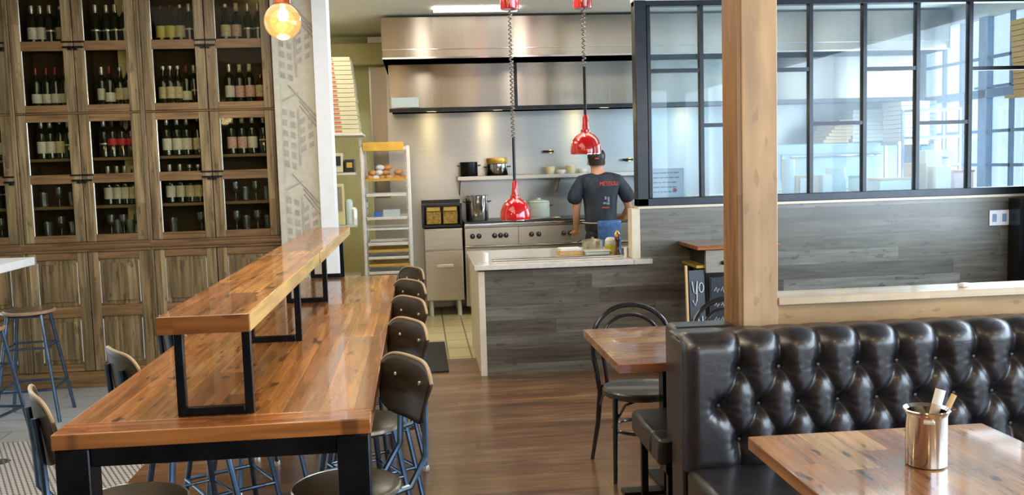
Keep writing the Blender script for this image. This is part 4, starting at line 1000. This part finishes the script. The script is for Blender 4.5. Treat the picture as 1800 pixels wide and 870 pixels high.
# range
t = thing('kitchen_range', 'wide stainless range with black knobs behind the island', 'range', (1.5, 10.5, 0))
MB().box(.475, 2.55, 10.22, 10.90, .10, .985).build('body', 'steel', t, .004)
MB().box(.475, 2.55, 10.17, 10.219, .77, .965).build('control_panel', 'steel', t, .006)
MB().box(.475, 2.55, 10.14, 10.219, .985, 1.01).box(.475, 2.55, 10.15, 10.17, .755, .768).build('front_edge', 'shiny', t, .004)
MB().box(.48, 2.54, 10.22, 10.88, .986, 1.025).build('cast_grate', 'black', t)
for x in (.56, .63, .80, .865, .925, 1.205, 1.285, 1.56, 1.63, 1.95, 2.03):
    kn = MB().lathe([(0, 0), (.028, 0), (.028, .012), (.021, .018), (.019, .04), (0, .042)], m=Matrix.Translation((x, 10.169, .873)) @ Matrix.Rotation(PI/2, 4, 'X'), seg=18).build('knob', 'black', t)
    MB().box(x-.002, x+.002, 10.122, 10.126, .875, .892).build('pointer', 'alu', kn)
MB().box(1.06, 1.065, 10.166, 10.17, .77, .965).build('panel_seam', 'black', t)
for i, x in enumerate((.50, 1.2, 1.9)):
    d = MB().box(x, x+.62, 10.185, 10.218, .16, .74).build('oven_door', 'steel', t, .004); MB().tube([(x+.05, 10.16, .69), (x+.57, 10.16, .69)], .012, 8).build('handle', 'shiny', d)
for x in (.55, 2.45):
    for y in (10.3, 10.8): MB().lathe([(0, 0), (.025, 0), (.025, .1), (0, .1)], (x, y, 0), 12).build('leg', 'alu', t)
def pot(nm, lb, x, y, z, r, h, mat='steel', lid=False, hm='black', hx=1, grp=None):
    t = thing(nm, lb, 'pot', (x, y, z), grp)
    MB().lathe([(0, 0), (r*.95, 0), (r, .01), (r, h), (r*1.04, h+.004), (r*.97, h+.004), (r*.96, .012), (0, .012)], (x, y, z), 32).build('pot_body', mat, t)
    for s in (-1, 1):
        MB().tube([(x+s*r, y-.03, z+h*.75), (x+s*(r+.03), y-.025, z+h*.78), (x+s*(r+.03), y+.025, z+h*.78), (x+s*r, y+.03, z+h*.75)], .007, 8).build('handle', hm, t)
    if lid: MB().lathe([(r*1.02, h+.005), (r*.9, h+.02), (.02, h+.035), (.02, h+.05), (0, h+.052)], (x, y, z), 32).build('lid', mat, t)
    return t
pot('stock_pot', 'tall steel stock pot on the left of the range', .635, 10.45, 1.026, .125, .275, 'shiny')
pot('saucepan', 'white and steel pot on the range behind the low red lamp', 1.33, 10.45, 1.046, .12, .16, 'frost', True)
tag(MB().box(1.13, 1.55, 10.30, 10.6, 1.026, 1.045).build('baking_sheet', 'shiny', bevel=.004), 'flat steel sheet under the pot on the range', 'tray')
t = thing('wall_shelf', 'steel shelf on the back wall above the range', 'shelf', (1.5, 10.8, 1.5))
MB().box(.44, 2.9, 10.60, 10.94, 1.488, 1.515).build('shelf_board', 'steel', t, .003)
MB().box(.44, 2.9, 10.585, 10.60, 1.475, 1.517).build('shelf_lip', 'steel', t)
for x in (.46, 1.6, 2.6): MB().prism([(10.62, 1.486), (10.94, 1.486), (10.94, 1.30)], lambda u, v, w: (x+w, u, v), .012).build('bracket', 'steel', t)
pot('saucepan', 'dark saucepan tilted on the left end of the wall shelf', .575, 10.75, 1.516, .10, .16, 'darkpot' if 'darkpot' in M else 'blacksteel')
pot('frying_pot', 'brass rimmed steel pot second from the left on the wall shelf', .90, 10.75, 1.516, .12, .13, 'shiny')
tag(MB().lathe([(0, 0), (.115, 0), (.125, .035), (.12, .06), (.10, .062), (0, .06)], (.90, 10.75, 1.655), 28).build('brass_bowl', 'gold'), 'golden bowl sitting on the pot on the wall shelf', 'bowl')
for x, h, lb in ((1.50, .085, 'first white bowl'), (1.63, .045, 'low white dish'), (1.745, .09, 'tall white bowl'), (1.88, .05, 'last white dish')):
    tag(MB().lathe([(0, 0), (.045, 0), (.056, h*.5), (.058, h), (.053, h), (.045, .01), (0, .01)], (x, 10.7, 1.516), 24).build('bowl', 'pizza' if h > .08 else 'paper'), lb+' from the left on the shelf above the range', 'bowl', 'crockery on the wall shelf')
for x, z, lb in ((1.535, 1.775, 'small brass wall valve above the range shelf'), (2.47, 1.655, 'brass tap fitting on the steel wall right of the cook')):
    t = thing('wall_valve', lb, 'valve', (x, 10.9, z))
    MB().tube([(x, 10.945, z), (x, 10.86, z)], .022, 12).build('valve_body', 'brass', t)
    MB().tube([(x-.085, 10.87, z), (x+.04, 10.87, z)], .014, 10).build('lever', 'black' if x < 2 else 'shiny', t)

# ---------- behind the screen window
def shelfitem(o, lb, cat): return tag(o, lb, cat)
t = thing('prep_counter', 'steel prep counter behind the screen window', 'counter', (3.6, 8.0, 0))
MB().box(1.9, 5.3, 7.60, 8.15, 1.20, 1.24).build('worktop', 'steel', t, .003)
f = MB()
for x in (1.95, 3.6, 5.2):
    for y in (7.65, 8.08): f.box(x, x+.04, y, y+.04, 0, 1.20)
f.build('leg', 'steel', t)
t = thing('notice_sheet', 'pale blue notice with faint lines of text inside the screen window', 'notice', (1.95, 7.38, 1.3))
MB().box(1.825, 2.11, 7.350, 7.354, 1.287, 1.575).build('sheet', 'skysheet' if 'skysheet' in M else 'white', t)
m = MB(); rr = random.Random(2)
for k in range(5):
    x = 1.86
    while x < 2.05: 
        w = rr.uniform(.015, .05); m.box(x, min(x+w, 2.07), 7.3475, 7.3495, 1.535-k*.038, 1.545-k*.038); x += w+.008
m.build('text_lines', 'ink', t)
MB().lathe([(0, 0), (.016, 0), (.016, .003), (0, .003)], m=Matrix.Translation((2.035, 7.349, 1.40)) @ Matrix.Rotation(PI/2, 4, 'X'), seg=16).build('red_emblem', 'inkred', t)
C = 1.241
def box_item(nm, lb, cat, x0, x1, y0, y1, h, mat, lid=None, z=C):
    t = thing(nm, lb, cat, ((x0+x1)/2, (y0+y1)/2, z))
    MB().box(x0, x1, y0, y1, z, z+h).build('box_body', mat, t, .006)
    if lid: MB().box(x0-.006, x1+.006, y0-.006, y1+.006, z+h+.0005, z+h+.02).build('lid', lid, t, .004)
    return t
def cyl_item(nm, lb, cat, x, y, r, h, mat, lid=None, z=C):
    t = thing(nm, lb, cat, (x, y, z))
    MB().lathe([(0, 0), (r*.93, 0), (r, .01), (r, h*.92), (r*.96, h), (0, h)], (x, y, z), 24).build('container_body', mat, t)
    if lid: MB().lathe([(r*1.04, h+.0005), (r*1.04, h+.018), (0, h+.02)], (x, y, z), 24).build('lid', lid, t)
    return t
cyl_item('tall_container', 'tall white container next to the wooden post behind glass', 'container', 3.155, 7.8, .055, .375, 'frost')
cyl_item('tall_container', 'slim white bottle close to the post behind glass', 'container', 3.06, 7.95, .035, .33, 'paper')
box_item('brown_carton', 'brown carton with a white card front behind the glass', 'box', 3.20, 3.40, 7.75, 7.95, .235, 'kraft')
box_item('white_card', 'white card leaning on the brown carton behind glass', 'card', 3.23, 3.35, 7.725, 7.735, .21, 'paper')
tag(MB().box(3.42, 3.50, 7.7, 7.8, C, C+.235).build('paper_block', 'frost', bevel=.004), 'pale upright paper block right of the mullion', 'box')
cyl_item('glass_jar', 'frosted storage jar in the third lit pane', 'jar', 3.60, 7.85, .085, .29, 'frost')
cyl_item('plastic_tub', 'clear tub with a green lid behind the glass', 'tub', 3.775, 7.80, .075, .20, 'frost', 'green')
box_item('wooden_crate', 'pale crate with a wooden rim on the prep counter', 'crate', 3.95, 4.235, 7.75, 7.98, .17, 'frost', 'kraft')
box_item('paper_bag', 'brown paper bag standing behind the glass', 'bag', 4.27, 4.40, 7.8, 7.95, .31, 'kraft')
box_item('condiment_box', 'pale box of sachets at the right of the prep counter', 'box', 4.44, 4.58, 7.72, 7.86, .28, 'paper')
box_item('ingredient_bin', 'pinkish bin at the right of the prep counter', 'bin', 4.62, 4.80, 7.74, 7.92, .22, 'lab_pink', 'inkred')
cyl_item('tall_container', 'blue topped container at the far right of the prep counter', 'container', 4.70, 8.05, .05, .34, 'frost', 'blue')
box_item('white_dispenser', 'white dispenser behind the glass near the dark shelf rack', 'box', 4.50, 4.66, 8.0, 8.1, .42, 'paper')
t = thing('side_board', 'small tray with two pale packets inside the screen window', 'tray', (2.3, 7.7, C))
MB().box(2.14, 2.62, 7.62, 7.80, C, C+.05).build('tray_base', 'kraft', t, .003)
MB().box(2.24, 2.40, 7.63, 7.75, C+.051, C+.10).box(2.44, 2.6, 7.63, 7.75, C+.051, C+.10).build('packet', 'paper', t, .004)
# pizza oven with boxes on top
t = thing('pizza_oven', 'wide blue grey steel pizza oven behind the screen window', 'oven', (4.7, 10.4, 0))
MB().box(3.9, 5.45, 10.22, 10.9, 1.25, 1.775).build('oven_body', 'ovensteel', t, .01)
MB().box(4.05, 5.3, 10.20, 10.219, 1.36, 1.66).build('oven_door', 'ovensteel', t, .006)
MB().tube([(4.15, 10.17, 1.63), (5.2, 10.17, 1.63)], .014, 8).build('handle', 'shiny', t)
MB().box(3.95, 4.0, 10.25, 10.85, 0, 1.249).box(5.35, 5.4, 10.25, 10.85, 0, 1.249).build('stand', 'steel', t)
MB().box(3.9, 5.45, 10.12, 10.219, 1.225, 1.249).build('oven_ledge', 'kraft', t)
wb = thing('pizza_box', 'x', 'box'); MB().box(-.2, .2, -.2, .2, 0, .042).build('box_body', 'paper', wb, .003)
MB().box(-.19, .19, -.206, -.2005, .006, .012).build('lid_fold', 'frost', wb)
first = True
for s, (x, n, nm) in enumerate(((5.10, 8, 'white stack on the oven'), (5.33, 9, 'rightmost white stack by the window'))):
    for i in range(n):
        lb = f'white pizza box, {"bottom" if i == 0 else ORD[i]} {"" if i == 0 else "from bottom "}of the {nm}'
        loc = (x+.006*(i % 2)+(.03*s), 10.45+(-.03 if s else .0)+s*.0, 1.7765+.046*i)
        if s: loc = (loc[0]+.02, 9.9, 1.765+.048*i)
        if first: wb.location = loc; wb['label'] = lb; wb['group'] = 'white pizza boxes behind the glass'; first = False
        else: dup(wb, loc, 0, lb)
t = thing('box_stand', 'slim steel stand under the rightmost white pizza boxes', 'stand', (5.35, 9.9, 0))
MB().box(5.16, 5.56, 9.72, 10.10, 1.73, 1.764).box(5.18, 5.21, 9.75, 9.78, 0, 1.729).box(5.50, 5.53, 9.75, 9.78, 0, 1.729).box(5.18, 5.21, 10.05, 10.08, 0, 1.729).build('stand_frame', 'steel', t)
kb = thing('flat_carton', 'x', 'box'); MB().box(-.15, .15, -.18, .18, 0, .034).build('box_body', 'kraft', kb, .003)
MB().box(-.14, .14, -.186, -.1805, .004, .01).build('lid_fold', 'pizza', kb)
for i in range(7):
    lb = f'kraft carton, {"bottom" if i == 0 else ORD[i]+" from bottom"} of the brown stack on the oven'
    loc = (4.70+.022*i, 10.42, 1.7765+.037*i)
    if i == 0: kb.location = loc; kb['label'] = lb; kb['group'] = 'kraft cartons on the oven'
    else: dup(kb, loc, .04*i, lb)
# brown box tower at far right
t = thing('wall_bracket_shelf', 'high bracket shelf by the kitchen window', 'shelf', (5.45, 8.2, 2.1))
MB().box(5.50, 5.64, 8.02, 8.4, 2.125, 2.15).build('shelf_board', 'kraft', t)
for i in range(14):
    x = 5.66-.0035*i
    if i == 0: o = tag(MB().box(-.07, .07, -.17, .17, 0, .046).build('folded_box', 'kraft', loc=(0, 0, 0), bevel=.003), 'x', 'box', 'brown folded boxes by the window'); fb0 = o
    else: o = fb0.copy(); COL.objects.link(o)
    o.location = (x-.02, 8.2, 2.151+.049*i)
    o['label'] = f'brown folded box, {"bottom" if i == 0 else ORD[i]+" from bottom"} of the tower by the kitchen window'
# dark rack near the window
t = thing('wire_rack', 'dark framed rack by the kitchen window', 'rack', (5.1, 9.1, 0))
f = MB()
for x in (4.98, 5.42):
    for y in (9.0, 9.3): f.box(x, x+.025, y, y+.025, 0, 2.08)
for z in (1.5, 1.78, 2.055): f.box(5.0051, 5.42, 9.0, 9.32, z, z+.025)
f.build('rack_frame', 'muntin', t)
MB().box(5.03, 5.13, 9.02, 9.2, 1.526, 1.70).build('blue_bin', 'blue', t)
MB().box(5.2, 5.38, 9.02, 9.2, 1.526, 1.66).build('dark_bin', 'muntin', t)

# ================================================================ COOK
def skin_body(name, verts, edges, mat, parent, sub=2, root=0):
    me = bpy.data.meshes.new(name); off = wloc(parent)
    me.from_pydata([Vector(v[:3])-off for v in verts], edges, []); me.materials.append(M[mat])
    o = bpy.data.objects.new(name, me); COL.objects.link(o); o.parent = parent
    sk = o.modifiers.new('skin', 'SKIN'); sk.use_smooth_shade = True
    for i, v in enumerate(verts):
        d = me.skin_vertices[0].data[i]; rx = v[3]; ry = v[4] if len(v) > 4 else v[3]
        d.radius = (rx, ry); d.use_root = (i == root)
    s = o.modifiers.new('sub', 'SUBSURF'); s.levels = sub; s.render_levels = sub
    return o
PX, PY = 1.825, 9.38
ck = thing('person', 'cook seen from behind in a black shirt, dark cap and blue apron', 'person', (PX, PY, 0))
V = []; E_ = []
def jv(x, y, z, r, r2=None, frm=None):
    V.append((PX+x, PY+y, z, r, r2 if r2 else r)); i = len(V)-1
    if frm is not None: E_.append((frm, i))
    return i
pel = jv(0, 0, .95, .125, .085)
wa = jv(0, .01, 1.10, .13, .095, pel); ch = jv(.0, .03, 1.30, .155, .11, wa); ns = jv(.0, .03, 1.455, .10, .075, ch)
nk = jv(-.01, .045, 1.535, .055, .055, ns); hb = jv(-.015, .07, 1.60, .070, .078, nk); hm = jv(-.018, .08, 1.67, .078, .095, hb); ht = jv(-.018, .078, 1.735, .062, .075, hm)
nose = jv(-.02, .175, 1.635, .012, .012, hm)
def arm(s, pts, fingers):
    p = ns
    a = [jv(*q, frm=None) for q in pts]
    E_.append((ns, a[0]))
    for i, j in zip(a, a[1:]): E_.append((i, j))
    hand = a[-1]; hx, hy, hz = pts[-1][:3]
    d = Vector(fingers[0]).normalized(); side = Vector(fingers[1]).normalized(); cur = Vector(fingers[2])
    for k, (o_, L) in enumerate(((-.030, .070), (-.010, .080), (.010, .075), (.030, .058))):
        b = Vector((hx, hy, hz))+d*.045+side*o_; b2 = b+d*L*.5+cur*.012; b3 = b2+d*L*.35+cur*.03
        i1 = jv(*b, .0095, None, hand); i2 = jv(*b2, .0085, None, i1); jv(*b3, .0075, None, i2)
    b = Vector((hx, hy, hz))+side*-.035; b2 = b+side*-.02+d*.035; b3 = b2+d*.03
    i1 = jv(*b, .011, None, hand); i2 = jv(*b2, .010, None, i1); jv(*b3, .008, None, i2)
arm(-1, [(-.175, .02, 1.435, .062), (-.225, .02, 1.30, .050), (-.245, .03, 1.16, .042), (-.235, .10, 1.03, .038), (-.215, .20, .945, .026), (-.21, .26, .92, .030, .022)], ((0, 1, -.3), (1, 0, 0), (0, 0, -1)))
arm(1, [(.175, .03, 1.435, .062), (.245, .02, 1.31, .050), (.30, .03, 1.17, .042), (.27, .16, 1.06, .038), (.20, .30, 1.04, .026), (.17, .36, 1.04, .030, .022)], ((-.3, 1, -.2), (-1, -.3, 0), (0, 0, -1)))
for s in (-1, 1):
    a = jv(s*.09, 0, .84, .085, None, pel); b = jv(s*.10, .015, .50, .060, None, a); c = jv(s*.10, -.01, .12, .042, None, b); d = jv(s*.105, .0, .06, .038, None, c); jv(s*.11, .13, .035, .028, None, d)
body = skin_body('body', V, E_, 'skin', ck)
# shirt
V2 = []; E2 = []
def sv(x, y, z, r, r2=None, frm=None):
    V2.append((PX+x, PY+y, z, r, r2 or r)); i = len(V2)-1
    if frm is not None: E2.append((frm, i))
    return i
a0 = sv(0, 0, .88, .180, .150); a = sv(0, 0, 1.00, .182, .148, a0); b = sv(0, .005, 1.16, .178, .135, a); c = sv(.0, .02, 1.31, .20, .145, b); d = sv(0, .028, 1.44, .15, .118, c); e = sv(-.005, .04, 1.535, .082, .078, d)
for s, w in ((-1, [(-.18, .02, 1.435, .088), (-.25, .015, 1.33, .084), (-.285, .02, 1.21, .090)]), (1, [(.18, .03, 1.435, .088), (.265, .015, 1.33, .082), (.31, .02, 1.215, .088)])):
    p = d
    for q in w: p = sv(*q[:3], q[3], None, p)
skin_body('shirt', V2, E2, 'shirt', ck)
# lettering and emblem marks on the shirt back (follow the back)
m = MB()
def back_y(x, z): return PY-.150+.8*(x-PX)**2+(.010 if z > 1.35 else 0)
def glyph(x, z, segs, w=.022, h=.036):
    for (a0, b0, a1, b1) in segs:
        p0 = Vector((x+a0*w, 0, z+b0*h)); p1 = Vector((x+a1*w, 0, z+b1*h)); p0.y = back_y(p0.x, z)-.012; p1.y = back_y(p1.x, z)-.012
        m.tube([p0, p1], .0042, 6)
G = {'M': [(0, 0, 0, 1), (0, 1, .5, .4), (.5, .4, 1, 1), (1, 1, 1, 0)], 'E': [(0, 0, 0, 1), (0, 1, 1, 1), (0, .5, .8, .5), (0, 0, 1, 0)], 'S': [(1, 1, 0, 1), (0, 1, 0, .5), (0, .5, 1, .5), (1, .5, 1, 0), (1, 0, 0, 0)],
     'O': [(0, 0, 0, 1), (0, 1, 1, 1), (1, 1, 1, 0), (1, 0, 0, 0)], 'U': [(0, 1, 0, 0), (0, 0, 1, 0), (1, 0, 1, 1)], 'I': [(.5, 0, .5, 1)], 'T': [(0, 1, 1, 1), (.5, 0, .5, 1)]}
for i, cch in enumerate('MESSOU'): glyph(PX-.02+.031*i-.07+.06, 1.405, G[cch])
m.build('red_lettering', 'inkred2' if 'inkred2' in M else 'inkred', ck)
m = MB()
for (x, z, w, h) in ((.02, 1.28, .018, .03), (.05, 1.265, .02, .05), (.01, 1.23, .03, .018), (.045, 1.225, .03, .02)): m.cbox((PX+x, back_y(PX+x, z)-.014, z), (w, .004, h))
m.build('pale_emblem', 'ink', ck)
MB().cbox((PX+.02, back_y(PX+.02, 1.18)-.012, 1.185), (.07, .004, .012)).build('red_mark', 'inkred', ck)
# trousers, apron, belt
V2 = []; E2 = []
a_ = sv(0, 0, 1.0, .165, .135); a = sv(0, 0, .88, .170, .140, a_); 
for s in (-1, 1):
    p = sv(s*.09, .0, .84, .105, None, a); q = sv(s*.10, .015, .50, .078, None, p); sv(s*.10, -.01, .10, .060, None, q)
skin_body('trousers', V2, E2, 'shirt', ck)
ap = [[(PX+.195*math.sin(u), PY-.172*math.cos(u)*(.98 if z > .9 else 1.02)+.0, z) for z in (.55, .7, .85, 1.0, 1.055)] for u in np.linspace(-.35, 1.45, 14)]
o = MB().grid(ap).build('apron', 'denim', ck); sm = o.modifiers.new('s', 'SOLIDIFY'); sm.thickness = .008
MB().tube([(PX+.200*math.sin(u), PY-.168*math.cos(u), 1.035+.004*math.sin(3*u)) for u in np.linspace(-1.4, 1.5, 20)], .006, 6).build('apron_string', 'napk', ck)
# cap, hair, ears, shoes
HX, HY = PX-.018, PY+.078
MB().lathe([(.088, .0), (.094, .03), (.090, .065), (.070, .095), (.035, .11), (0, .113)], (0, 0, 0), 28, m=Matrix.Translation((HX, HY, 1.662)) @ Matrix.Diagonal((.98, 1.12, 1, 1))).build('cap', 'hair2' if 'hair2' in M else 'black', ck)
MB().prism([(.075*math.cos(a*PI/10), .10+.075*math.sin(a*PI/10)) for a in range(11)], lambda u, v, w: (HX+u, HY+v-.02, 1.672+w-.15*max(0, v-.1)), .006).build('cap_peak', 'black', ck)
MB().cbox((HX-.012, HY-.101, 1.675), (.045, .006, .012)).build('cap_badge', 'inkred', ck)
MB().lathe([(.080, -.05), (.086, -.02), (.088, .012), (.08, .012)], (0, 0, 0), 24, m=Matrix.Translation((HX, HY-.006, 1.655)) @ Matrix.Diagonal((.95, 1.12, 1, 1))).build('hair', 'hair', ck)
for s in (-1, 1):
    MB().lathe([(0, -.012), (.014, -.010), (.020, 0), (.014, .010), (0, .012)], m=Matrix.Translation((HX+s*.088, HY+.012, 1.635)) @ Matrix.Rotation(PI/2, 4, 'Y') @ Matrix.Diagonal((1.4, .8, .5, 1)), seg=12).build('ear', 'skin', ck)
    MB().cbox((PX+s*.11, PY+.04, .04), (.10, .28, .08)).build('shoe', 'black', ck, .02)
